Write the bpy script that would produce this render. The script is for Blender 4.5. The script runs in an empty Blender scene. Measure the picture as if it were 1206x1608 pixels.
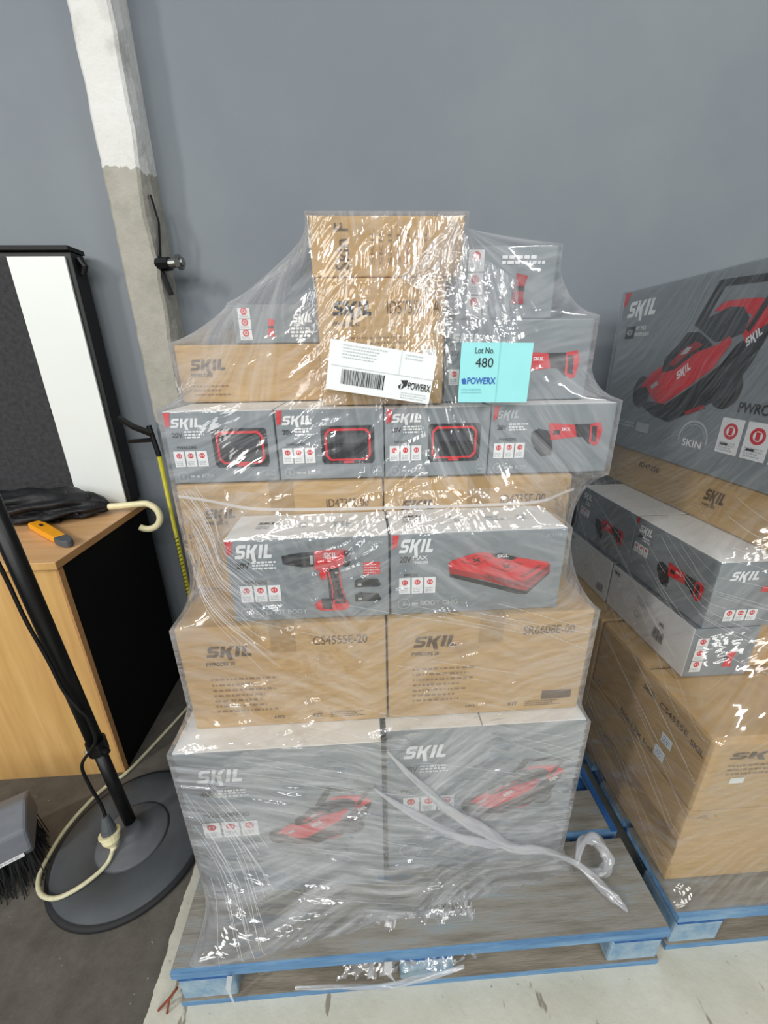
import bpy, bmesh, math, random
import numpy as np
from mathutils import Vector, Matrix
R = math.radians
random.seed(7)
scene = bpy.context.scene
C = scene.collection

# ------------------------------------------------------------------ camera
def make_camera():
    H, th, yaw, ro = 1.45, R(20.62), R(2.95), R(0.89)
    fwd = np.array([0, math.cos(th), -math.sin(th)]); up = np.array([0, math.sin(th), math.cos(th)]); r = np.array([1., 0, 0])
    up2 = up*math.cos(ro)+r*math.sin(ro); r2 = r*math.cos(ro)-up*math.sin(ro)
    c, s = math.cos(-yaw), math.sin(-yaw)
    M = np.array([[c, -s, 0], [s, c, 0], [0, 0, 1]])
    r2, up2, fwd = M@r2, M@up2, M@fwd
    cam = bpy.data.cameras.new('camera'); o = bpy.data.objects.new('camera', cam); C.objects.link(o)
    m = Matrix.Identity(4)
    for i in range(3):
        m[i][0] = r2[i]; m[i][1] = up2[i]; m[i][2] = -fwd[i]
    m[2][3] = H
    o.matrix_world = m
    cam.sensor_fit = 'VERTICAL'; cam.sensor_height = 36; cam.lens = 36*638.5/1608
    cam.clip_start = .02
    scene.camera = o
make_camera()

# ------------------------------------------------------------------ light
scene.view_settings.view_transform = 'Standard'
scene.view_settings.look = 'None'
scene.view_settings.gamma = 1
scene.view_settings.exposure = -1.08
w = bpy.data.worlds.new('world'); scene.world = w; w.use_nodes = True
w.node_tree.nodes['Background'].inputs[0].default_value = (.80, .90, 1.0, 1)
w.node_tree.nodes['Background'].inputs[1].default_value = .72
def area(loc, rot, sx, sy, power, col):
    l = bpy.data.lights.new('offscreen_lamp', 'AREA'); l.shape = 'RECTANGLE'; l.size = sx; l.size_y = sy
    l.energy = power; l.color = col
    o = bpy.data.objects.new('offscreen_lamp', l); C.objects.link(o); o.location = loc; o.rotation_euler = rot
    return o
area((-3.6, -1.6, 3.7), (R(30), R(-52), 0), 1.0, .16, 175, (1, .97, .92))
area((2.2, -1.3, 4.3), (R(33), R(26), 0), 1.5, .12, 85, (1, .98, .94))
area((-1.6, -3.4, 4.2), (R(50), R(-12), 0), 1.5, .12, 80, (1, .98, .95))  # added lamp, out of view, put in for more glints on the film
area((1.4, -3.6, 4.2), (R(50), R(12), 0), 1.5, .12, 75, (1, .98, .95))  # second added lamp, also unseen and there for film glints
for yy, xs_, pw in ((-5.5, (-5.2, -3.0, -.4, 2.4), 80), (-9.5, (-6.5, -3.6, -.6, 2.6), 95), (-14.0, (-8, -4.2, -.6, 3), 110)):  # unseen distant rows, widened for bigger film glints, shifted left to brighten left-facing sides
    for xx in xs_:
        area((xx, yy, 4.4), (R(66 if yy > -8 else 76), 0, R(xx*3)), 1.5, .75, pw, (1, .985, .95))

# ------------------------------------------------------------------ materials
MATS = {}
def newmat(name):
    m = bpy.data.materials.new(name); m.use_nodes = True
    nt = m.node_tree; b = nt.nodes['Principled BSDF']
    return m, nt, b
def N(nt, t, **k):
    n = nt.nodes.new(t)
    for a, v in k.items():
        if a in n.inputs: n.inputs[a].default_value = v
        else: setattr(n, a, v)
    return n
def L(nt, a, b): nt.links.new(a, b)
def ramp(nt, src, stops):
    r = nt.nodes.new('ShaderNodeValToRGB'); e = r.color_ramp.elements
    while len(e) < len(stops): e.new(.5)
    for i, (p, c) in enumerate(stops):
        e[i].position = p; e[i].color = (*c, 1) if len(c) == 3 else c
    L(nt, src, r.inputs[0]); return r.outputs[0]
def noise(nt, scale, detail=4, rough=.55, vec=None, mscale=None, rot=None, coord='Object'):
    tc = nt.nodes.new('ShaderNodeTexCoord'); v = tc.outputs[coord]
    if mscale or rot:
        mp = nt.nodes.new('ShaderNodeMapping')
        if mscale: mp.inputs['Scale'].default_value = mscale
        if rot: mp.inputs['Rotation'].default_value = rot
        L(nt, v, mp.inputs[0]); v = mp.outputs[0]
    n = nt.nodes.new('ShaderNodeTexNoise'); n.inputs['Scale'].default_value = scale
    n.inputs['Detail'].default_value = detail; n.inputs['Roughness'].default_value = rough
    L(nt, v, n.inputs['Vector']); return n.outputs['Fac']
def hexc(h):
    c = [int(h[i:i+2], 16)/255 for i in (0, 2, 4)]
    return tuple(x/12.92 if x <= .04045 else ((x+.055)/1.055)**2.4 for x in c)
def plain(name, col, rough=.6, var=.12, scale=30, metal=0, bump=.0, mscale=None, spec=.5, coat=0):
    m, nt, b = newmat(name)
    c = hexc(col) if isinstance(col, str) else col
    f = noise(nt, scale, mscale=mscale)
    lo = tuple(x*(1-var) for x in c); hi = tuple(min(1, x*(1+var)) for x in c)
    L(nt, ramp(nt, f, [(.3, lo), (.7, hi)]), b.inputs['Base Color'])
    b.inputs['Roughness'].default_value = rough; b.inputs['Metallic'].default_value = metal
    b.inputs['Specular IOR Level'].default_value = spec; b.inputs['Coat Weight'].default_value = coat
    if bump:
        bp = N(nt, 'ShaderNodeBump', Strength=bump, Distance=.01); L(nt, f, bp.inputs['Height']); L(nt, bp.outputs[0], b.inputs['Normal'])
    MATS[name] = m; return m
plain('kraft', 'bd9d6d', .75, .10, 22, mscale=(1, 1, 5), bump=.08)
plain('kraft_dark', '9b8258', .78, .10, 22, mscale=(1, 1, 5), bump=.08)
plain('kraft_tape', 'a6885b', .35, .06, 20)
plain('card_grey', '878f93', .42, .05, 12)
plain('card_grey_dark', '6a7176', .42, .05, 12)
plain('card_white', 'e9e9e6', .5, .03, 12)
plain('card_soft_white', 'd3d4d4', .5, .04, 12)
plain('ink_black', '2b2a2a', .6, .1)
plain('ink_kraft', '5f4b36', .7, .15, 80)
plain('ink_kraft_faint', '8d6f4c', .7, .12, 80)
plain('ink_white', 'f0f2f2', .5, .02)
plain('ink_red', 'd8262f', .45, .06)
plain('ink_red_dark', 'a51e25', .45, .06)
plain('ink_dark', '212427', .5, .12)
plain('ink_dark_soft', '3a3e42', .5, .1)
plain('ink_pale', 'b9bfc2', .5, .05)
plain('ink_blue', '2f62b5', .5, .05)
plain('paper_white', 'e6ecec', .55, .02)
plain('paper_blue', '96dde0', .55, .02)
plain('paper_blue_dark', '86c8cc', .55, .02)
plain('black_metal', '0c0c0d', .38, .1, spec=.4)
plain('black_paint', '070709', .5, .1)
plain('black_board', '060607', .75, .2, spec=.2)
plain('black_cloth', '111114', .6, .35, 40, bump=.4)
plain('felt_grey', '3e3e40', .95, .22, 60, bump=.4, spec=.15)
plain('panel_white', 'e4e8e4', .4, .015, 5)
plain('cream_plastic', 'e8dfb4', .4, .06)
plain('cream_cord', 'c9c5a4', .5, .16, 60)
plain('knife_yellow', 'f3a41a', .4, .05)
plain('knife_grey', '4e5356', .6, .08)
plain('dome_grey', '43474a', .62, .18, 9, bump=.05)
plain('dome_rubber', '16171a', .7, .1)
plain('hub_grey', '575a5d', .6, .2, 14)
plain('broom_grey', '6d7177', .5, .08)
plain('bristle', '101412', .8, .3)
plain('rod_yellow', 'bdb52a', .4, .12)
plain('steel', '8d8f8c', .35, .12, metal=.9)
plain('rust_twig', '7d3b26', .8, .2)
plain('wood_edge', 'b98a58', .5, .1, 10, mscale=(1, 1, 6))

def mat_wood_cabinet(name, cols, ms):
    m, nt, b = newmat(name)
    f = noise(nt, 3.0, 6, .6, mscale=ms)
    L(nt, ramp(nt, f, [(.3, hexc(cols[0])), (.55, hexc(cols[1])), (.72, hexc(cols[2]))]), b.inputs['Base Color'])
    b.inputs['Roughness'].default_value = .42
    MATS[name] = m
mat_wood_cabinet('oak_front', ('bd9258', 'd2a869', 'deb67a'), (6, 6, .5))
mat_wood_cabinet('oak_top', ('c79764', 'd8ab79', 'dfb688'), (.6, 7, 3))

def mat_wall():
    m, nt, b = newmat('wall_paint')
    f = noise(nt, 1.3, 5, .6)
    c = ramp(nt, f, [(.25, hexc('727982')), (.75, hexc('7f868a'))])
    # scuffs
    f2 = noise(nt, 9, 3, .5, mscale=(1, 1, .6))
    s = ramp(nt, f2, [(.0, (0, 0, 0)), (.755, (0, 0, 0)), (.775, (1, 1, 1)), (1, (1, 1, 1))])
    mx = N(nt, 'ShaderNodeMix', data_type='RGBA'); L(nt, s, mx.inputs[0]); L(nt, c, mx.inputs[6]); mx.inputs[7].default_value = (*hexc('6a6f72'), 1)
    L(nt, mx.outputs[2], b.inputs['Base Color'])
    b.inputs['Roughness'].default_value = .55; b.inputs['Specular IOR Level'].default_value = .25
    bp = N(nt, 'ShaderNodeBump', Strength=.12, Distance=.01); L(nt, noise(nt, 5, 5), bp.inputs['Height']); L(nt, bp.outputs[0], b.inputs['Normal'])
    MATS['wall_paint'] = m
mat_wall()
def mat_floor():
    m, nt, b = newmat('floor_paint')
    tc = nt.nodes.new('ShaderNodeTexCoord'); sx = nt.nodes.new('ShaderNodeSeparateXYZ'); L(nt, tc.outputs['Object'], sx.inputs[0])
    # pale painted zone right of x=-.56, and in front of the wall zone
    nz = noise(nt, 22, 3)
    ad = N(nt, 'ShaderNodeMath', operation='MULTIPLY_ADD'); L(nt, nz, ad.inputs[0]); ad.inputs[1].default_value = .02; L(nt, sx.outputs[0], ad.inputs[2])
    gt = N(nt, 'ShaderNodeMath', operation='GREATER_THAN'); L(nt, ad.outputs[0], gt.inputs[0]); gt.inputs[1].default_value = -.548
    dark = ramp(nt, noise(nt, 14, 8, .7), [(.3, hexc('4b4640')), (.62, hexc('5f5a52')), (.8, hexc('6d685f'))])
    pale = ramp(nt, noise(nt, 5, 6, .6), [(.3, hexc('b9b7a6')), (.7, hexc('cfcdbf'))])
    worn = ramp(nt, noise(nt, 13, 4, .55, mscale=(1.6, .45, 1), rot=(0, 0, R(-18))), [(.0, (0, 0, 0)), (.635, (0, 0, 0)), (.66, (1, 1, 1)), (1, (1, 1, 1))])
    mw = N(nt, 'ShaderNodeMix', data_type='RGBA'); L(nt, worn, mw.inputs[0]); L(nt, pale, mw.inputs[6]); mw.inputs[7].default_value = (*hexc('8d8676'), 1)
    mx = N(nt, 'ShaderNodeMix', data_type='RGBA'); L(nt, gt.outputs[0], mx.inputs[0]); L(nt, dark, mx.inputs[6]); L(nt, mw.outputs[2], mx.inputs[7])
    # specks of paint on the dark part
    sp = ramp(nt, noise(nt, 75, 2, .5), [(0, (0, 0, 0)), (.73, (0, 0, 0)), (.75, (1, 1, 1)), (1, (1, 1, 1))])
    m2 = N(nt, 'ShaderNodeMix', data_type='RGBA'); L(nt, sp, m2.inputs[0]); L(nt, mx.outputs[2], m2.inputs[6]); m2.inputs[7].default_value = (*hexc('99958b'), 1)
    L(nt, m2.outputs[2], b.inputs['Base Color']); b.inputs['Roughness'].default_value = .7
    bp = N(nt, 'ShaderNodeBump', Strength=.3, Distance=.004); L(nt, noise(nt, 60, 6), bp.inputs['Height']); L(nt, bp.outputs[0], b.inputs['Normal'])
    MATS['floor_paint'] = m
mat_floor()
def mat_pillar():
    m, nt, b = newmat('pillar_concrete')
    tc = nt.nodes.new('ShaderNodeTexCoord'); sx = nt.nodes.new('ShaderNodeSeparateXYZ'); L(nt, tc.outputs['Object'], sx.inputs[0])
    ad = N(nt, 'ShaderNodeMath', operation='MULTIPLY_ADD'); L(nt, noise(nt, 14, 4), ad.inputs[0]); ad.inputs[1].default_value = .10; L(nt, sx.outputs[2], ad.inputs[2])
    white = ramp(nt, noise(nt, 7, 5), [(.28, hexc('b5b4af')), (.45, hexc('d6d6d2')), (.8, hexc('dededb'))])
    bare = ramp(nt, noise(nt, 11, 6, .65), [(.3, hexc('97948a')), (.7, hexc('aeaba0'))])
    grey = ramp(nt, noise(nt, 8, 4), [(.3, hexc('5f666b')), (.7, hexc('6c7378'))])
    def step(at):
        g = N(nt, 'ShaderNodeMath', operation='GREATER_THAN'); L(nt, ad.outputs[0], g.inputs[0]); g.inputs[1].default_value = at; return g.outputs[0]
    m1 = N(nt, 'ShaderNodeMix', data_type='RGBA'); L(nt, step(1.27), m1.inputs[0]); L(nt, grey, m1.inputs[6]); L(nt, bare, m1.inputs[7])
    m2 = N(nt, 'ShaderNodeMix', data_type='RGBA'); L(nt, step(2.10), m2.inputs[0]); L(nt, m1.outputs[2], m2.inputs[6]); L(nt, white, m2.inputs[7])
    L(nt, m2.outputs[2], b.inputs['Base Color']); b.inputs['Roughness'].default_value = .8
    bp = N(nt, 'ShaderNodeBump', Strength=.6, Distance=.01); L(nt, noise(nt, 26, 6, .6), bp.inputs['Height']); L(nt, bp.outputs[0], b.inputs['Normal'])
    MATS['pillar_concrete'] = m
mat_pillar()
def mat_pallet(name, a, b_, c, ms=(1, 9, 9)):
    m, nt, b = newmat(name)
    L(nt, ramp(nt, noise(nt, 5, 7, .65, mscale=ms), [(.3, hexc(a)), (.52, hexc(b_)), (.75, hexc(c))]), b.inputs['Base Color'])
    b.inputs['Roughness'].default_value = .75; MATS[name] = m
    bp = N(nt, 'ShaderNodeBump', Strength=.3, Distance=.004); L(nt, noise(nt, 30, 5, mscale=ms), bp.inputs['Height']); L(nt, bp.outputs[0], b.inputs['Normal'])
mat_pallet('deck_worn', '6b665c', '85827a', '7f8f98')
mat_pallet('under_worn', '6f675a', '8a8172', '9a9384')
mat_pallet('blue_worn', '4a739b', '6089ae', '8ba7ba')
mat_pallet('blue_deep', '16407a', '1f5592', '3a6da0', (9, 1, 9))
mat_pallet('block_blue', '5f86a6', '8ba2b2', '9fb4bf', (4, 4, 4))

def film_mat(name, haze_lo, haze_hi, gloss=.5, ang=(-14, 22), scale=(1, 9), bump=.5, white=(.86, .87, .9), face=.16, rough=.07, dist=.03):
    """thin clear stretch film: mostly transparent, streaked haze, wrinkled gloss"""
    m = bpy.data.materials.new(name); m.use_nodes = True; nt = m.node_tree
    nt.nodes.clear(); out = nt.nodes.new('ShaderNodeOutputMaterial')
    tc = nt.nodes.new('ShaderNodeTexCoord')
    wob = N(nt, 'ShaderNodeTexNoise', Scale=2.2, Detail=2.0); L(nt, tc.outputs['UV'], wob.inputs['Vector'])
    wm = N(nt, 'ShaderNodeVectorMath', operation='SCALE'); wm.inputs['Scale'].default_value = .16; L(nt, wob.outputs['Color'], wm.inputs[0])
    va = N(nt, 'ShaderNodeVectorMath', operation='ADD'); L(nt, tc.outputs['UV'], va.inputs[0]); L(nt, wm.outputs[0], va.inputs[1])
    def streak(angle, sc, mult):
        r = N(nt, 'ShaderNodeVectorRotate', rotation_type='Z_AXIS'); r.inputs['Angle'].default_value = R(angle); L(nt, va.outputs[0], r.inputs['Vector'])
        mp = nt.nodes.new('ShaderNodeMapping'); mp.inputs['Scale'].default_value = (sc[0], sc[1], 1); L(nt, r.outputs[0], mp.inputs[0])
        n = N(nt, 'ShaderNodeTexNoise', Scale=mult, Detail=5.0, Roughness=.6); L(nt, mp.outputs[0], n.inputs['Vector']); return n.outputs['Fac']
    s1 = streak(ang[0], scale, 6); s2 = streak(ang[1], scale, 5)
    pick = N(nt, 'ShaderNodeTexNoise', Scale=3.0, Detail=1.0); L(nt, tc.outputs['UV'], pick.inputs['Vector'])
    mx = N(nt, 'ShaderNodeMix', data_type='FLOAT')
    pr = N(nt, 'ShaderNodeMapRange'); pr.inputs[1].default_value = .44; pr.inputs[2].default_value = .56; L(nt, pick.outputs['Fac'], pr.inputs[0])
    L(nt, pr.outputs[0], mx.inputs[0]); L(nt, s1, mx.inputs[2]); L(nt, s2, mx.inputs[3])
    st = mx.outputs[0]
    hz = N(nt, 'ShaderNodeMapRange'); hz.inputs[1].default_value = .42; hz.inputs[2].default_value = .72; hz.inputs[3].default_value = haze_lo; hz.inputs[4].default_value = haze_hi
    L(nt, st, hz.inputs[0])
    lw = N(nt, 'ShaderNodeLayerWeight', Blend=.28)
    had = N(nt, 'ShaderNodeMath', operation='MULTIPLY_ADD'); L(nt, lw.outputs['Facing'], had.inputs[0]); had.inputs[1].default_value = face; L(nt, hz.outputs[0], had.inputs[2]); had.use_clamp = True
    bmp = N(nt, 'ShaderNodeBump', Strength=bump, Distance=dist)
    def fold(angle, sc, mult, det=1.5):
        r = N(nt, 'ShaderNodeVectorRotate', rotation_type='Z_AXIS'); r.inputs['Angle'].default_value = R(angle); L(nt, va.outputs[0], r.inputs['Vector'])
        mp = nt.nodes.new('ShaderNodeMapping'); mp.inputs['Scale'].default_value = (sc[0], sc[1], 1); L(nt, r.outputs[0], mp.inputs[0])
        n = N(nt, 'ShaderNodeTexNoise', Scale=mult, Detail=det, Roughness=.5); L(nt, mp.outputs[0], n.inputs['Vector']); return n.outputs['Fac']
    g1 = fold(ang[0], (1, 6.0), 5.5); g2 = fold(ang[1]+38, (1, 3.6), 10)
    pn = N(nt, 'ShaderNodeTexNoise', Scale=9.0, Detail=2.5); L(nt, va.outputs[0], pn.inputs['Vector'])
    pm = N(nt, 'ShaderNodeMapRange'); pm.inputs[1].default_value = .50; pm.inputs[2].default_value = .74; pm.inputs[3].default_value = .17*bump; pm.inputs[4].default_value = bump*.9; L(nt, pn.outputs['Fac'], pm.inputs[0])
    L(nt, pm.outputs[0], bmp.inputs['Strength'])
    cs = N(nt, 'ShaderNodeMath', operation='MULTIPLY_ADD'); L(nt, g2, cs.inputs[0]); cs.inputs[1].default_value = .45; L(nt, g1, cs.inputs[2])
    L(nt, cs.outputs[0], bmp.inputs['Height'])
    tr = N(nt, 'ShaderNodeBsdfTransparent'); tr.inputs[0].default_value = (.97, .975, .98, 1)
    df = N(nt, 'ShaderNodeBsdfDiffuse'); df.inputs[0].default_value = (*white, 1)
    tl = N(nt, 'ShaderNodeBsdfTranslucent'); tl.inputs[0].default_value = (*white, 1)
    dm = N(nt, 'ShaderNodeMixShader'); dm.inputs[0].default_value = .35; L(nt, df.outputs[0], dm.inputs[1]); L(nt, tl.outputs[0], dm.inputs[2])
    h = N(nt, 'ShaderNodeMixShader'); L(nt, had.outputs[0], h.inputs[0]); L(nt, tr.outputs[0], h.inputs[1]); L(nt, dm.outputs[0], h.inputs[2])
    gl = N(nt, 'ShaderNodeBsdfGlossy', Roughness=rough); gl.inputs[0].default_value = (1, 1, 1, 1); L(nt, bmp.outputs[0], gl.inputs['Normal'])
    fr = N(nt, 'ShaderNodeFresnel', IOR=1.5); L(nt, bmp.outputs[0], fr.inputs['Normal'])
    fm = N(nt, 'ShaderNodeMath', operation='MULTIPLY'); L(nt, fr.outputs[0], fm.inputs[0]); fm.inputs[1].default_value = gloss*2; fc = N(nt, 'ShaderNodeMath', operation='MINIMUM'); L(nt, fm.outputs[0], fc.inputs[0]); fc.inputs[1].default_value = .45; fm = fc
    g = N(nt, 'ShaderNodeMixShader'); L(nt, fm.outputs[0], g.inputs[0]); L(nt, h.outputs[0], g.inputs[1]); L(nt, gl.outputs[0], g.inputs[2])
    L(nt, g.outputs[0], out.inputs[0])
    MATS[name] = m
film_mat('film', .0, .30, 1.0, bump=1.0, face=.42, dist=.055)
film_mat('film_top', .0, .30, .5, ang=(-20, 60), bump=.5, face=.42)
film_mat('film_low', .03, .52, 1.2, ang=(12, -24), scale=(1, 8), bump=1.0, face=.42, dist=.085)
film_mat('film_right', .0, .16, .9, ang=(-32, -50), scale=(1, 14), bump=.5, face=.08)
film_mat('film_bunch', .08, .62, 1.5, ang=(60, 78), scale=(1, 7), bump=1.0)
film_mat('film_rope', .25, .80, 1.0, ang=(5, -8), scale=(1, 6), bump=.8)
film_mat('film_strand', .30, .7, .9, ang=(0, 6), scale=(1, 2), bump=.3)

# ------------------------------------------------------------------ mesh helpers
class MB:
    def __init__(s): s.v = []; s.f = []; s.m = []; s.mats = []
    def mi(s, m):
        if m not in s.mats: s.mats.append(m)
        return s.mats.index(m)
    def add(s, vs, fs, m):
        o = len(s.v); s.v += [tuple(v) for v in vs]; k = s.mi(m)
        for f in fs: s.f.append([i+o for i in f]); s.m.append(k)
    def box(s, x0, x1, y0, y1, z0, z1, m, mtop=None, mfront=None, mleft=None):
        vs = [(x, y, z) for z in (z0, z1) for y in (y0, y1) for x in (x0, x1)]
        fs = [([0, 2, 3, 1], m), ([4, 5, 7, 6], mtop or m), ([0, 1, 5, 4], mfront or m), ([2, 6, 7, 3], m), ([0, 4, 6, 2], mleft or m), ([1, 3, 7, 5], m)]
        o = len(s.v); s.v += vs
        for f, mm in fs: s.f.append([i+o for i in f]); s.m.append(s.mi(mm))
    def tube(s, pts, rad, m, n=10, cap=True):
        pts = [Vector(p) for p in pts]; rs = rad if isinstance(rad, (list, tuple)) else [rad]*len(pts)
        o = len(s.v); k = s.mi(m); ref = None
        for i, p in enumerate(pts):
            t = (pts[min(i+1, len(pts)-1)]-pts[max(i-1, 0)]).normalized()
            if ref is None: ref = t.orthogonal().normalized()
            ref = (ref-t*ref.dot(t)).normalized(); q = t.cross(ref)
            for j in range(n):
                a = 2*math.pi*j/n; s.v.append(tuple(p+(ref*math.cos(a)+q*math.sin(a))*rs[i]))
        for i in range(len(pts)-1):
            for j in range(n):
                s.f.append([o+i*n+j, o+i*n+(j+1) % n, o+(i+1)*n+(j+1) % n, o+(i+1)*n+j]); s.m.append(k)
        if cap:
            s.f.append([o+j for j in range(n)][::-1]); s.m.append(k)
            s.f.append([o+(len(pts)-1)*n+j for j in range(n)]); s.m.append(k)
    def lathe(s, c, prof, m, n=64):
        o = len(s.v); k = s.mi(m)
        for r, z in prof:
            for j in range(n):
                a = 2*math.pi*j/n; s.v.append((c[0]+r*math.cos(a), c[1]+r*math.sin(a), c[2]+z))
        for i in range(len(prof)-1):
            for j in range(n):
                s.f.append([o+i*n+j, o+i*n+(j+1) % n, o+(i+1)*n+(j+1) % n, o+(i+1)*n+j]); s.m.append(k)
        s.f.append([o+j for j in range(n)][::-1]); s.m.append(k); s.f.append([o+(len(prof)-1)*n+j for j in range(n)]); s.m.append(k)
    def build(s, name, parent=None, bevel=0, smooth=False, seg=2):
        me = bpy.data.meshes.new(name); me.from_pydata(s.v, [], s.f)
        for m in s.mats: me.materials.append(MATS[m])
        for p, k in zip(me.polygons, s.m): p.material_index = k
        if smooth:
            for p in me.polygons: p.use_smooth = True
        me.update()
        o = bpy.data.objects.new(name, me); C.objects.link(o)
        if parent: o.parent = parent; o.matrix_parent_inverse = Matrix.Translation(-Vector(parent.location)) if parent.type == 'EMPTY' else Matrix.Identity(4)
        if bevel:
            bv = o.modifiers.new('bevel', 'BEVEL'); bv.width = bevel; bv.segments = seg; bv.limit_method = 'ANGLE'; bv.angle_limit = R(40)
        return o
def smooth_path(pts, n=8):
    P = [Vector(p) for p in pts]; out = []
    for i in range(len(P)-1):
        p0 = P[max(i-1, 0)]; p1 = P[i]; p2 = P[i+1]; p3 = P[min(i+2, len(P)-1)]
        for k in range(n):
            t = k/n
            out.append(.5*((2*p1)+(p2-p0)*t+(2*p0-5*p1+4*p2-p3)*t*t+(3*p1-3*p2+p3-p0)*t**3))
    out.append(P[-1]); return out
def thing(name, loc, label, cat, group=None):
    o = bpy.data.objects.new(name, None); C.objects.link(o); o.location = loc; o.empty_display_size = .05
    tag(o, label, cat, group); return o
def tag(o, label=None, cat=None, group=None, kind=None):
    if label: o['label'] = label
    if cat: o['category'] = cat
    if group: o['group'] = group
    if kind: o['kind'] = kind
    return o

# text outlines -> 2D triangles
_tc = {}
def text_geo(s, bold=.0):
    if (s, bold) in _tc: return _tc[(s, bold)]
    cu = bpy.data.curves.new('t', 'FONT'); cu.body = s; cu.size = 1; cu.offset = bold; cu.resolution_u = 3
    o = bpy.data.objects.new('t', cu); C.objects.link(o)
    dg = bpy.context.evaluated_depsgraph_get(); me = bpy.data.meshes.new_from_object(o.evaluated_get(dg))
    vs = [(v.co.x, v.co.y) for v in me.vertices]; fs = [list(p.vertices) for p in me.polygons]
    bpy.data.objects.remove(o); bpy.data.curves.remove(cu); bpy.data.meshes.remove(me)
    x0 = min(v[0] for v in vs); x1 = max(v[0] for v in vs); y0 = min(v[1] for v in vs); y1 = max(v[1] for v in vs)
    vs = [((x-x0)/(x1-x0), (y-y0)/(y1-y0)) for x, y in vs]
    _tc[(s, bold)] = (vs, fs); return vs, fs
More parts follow.
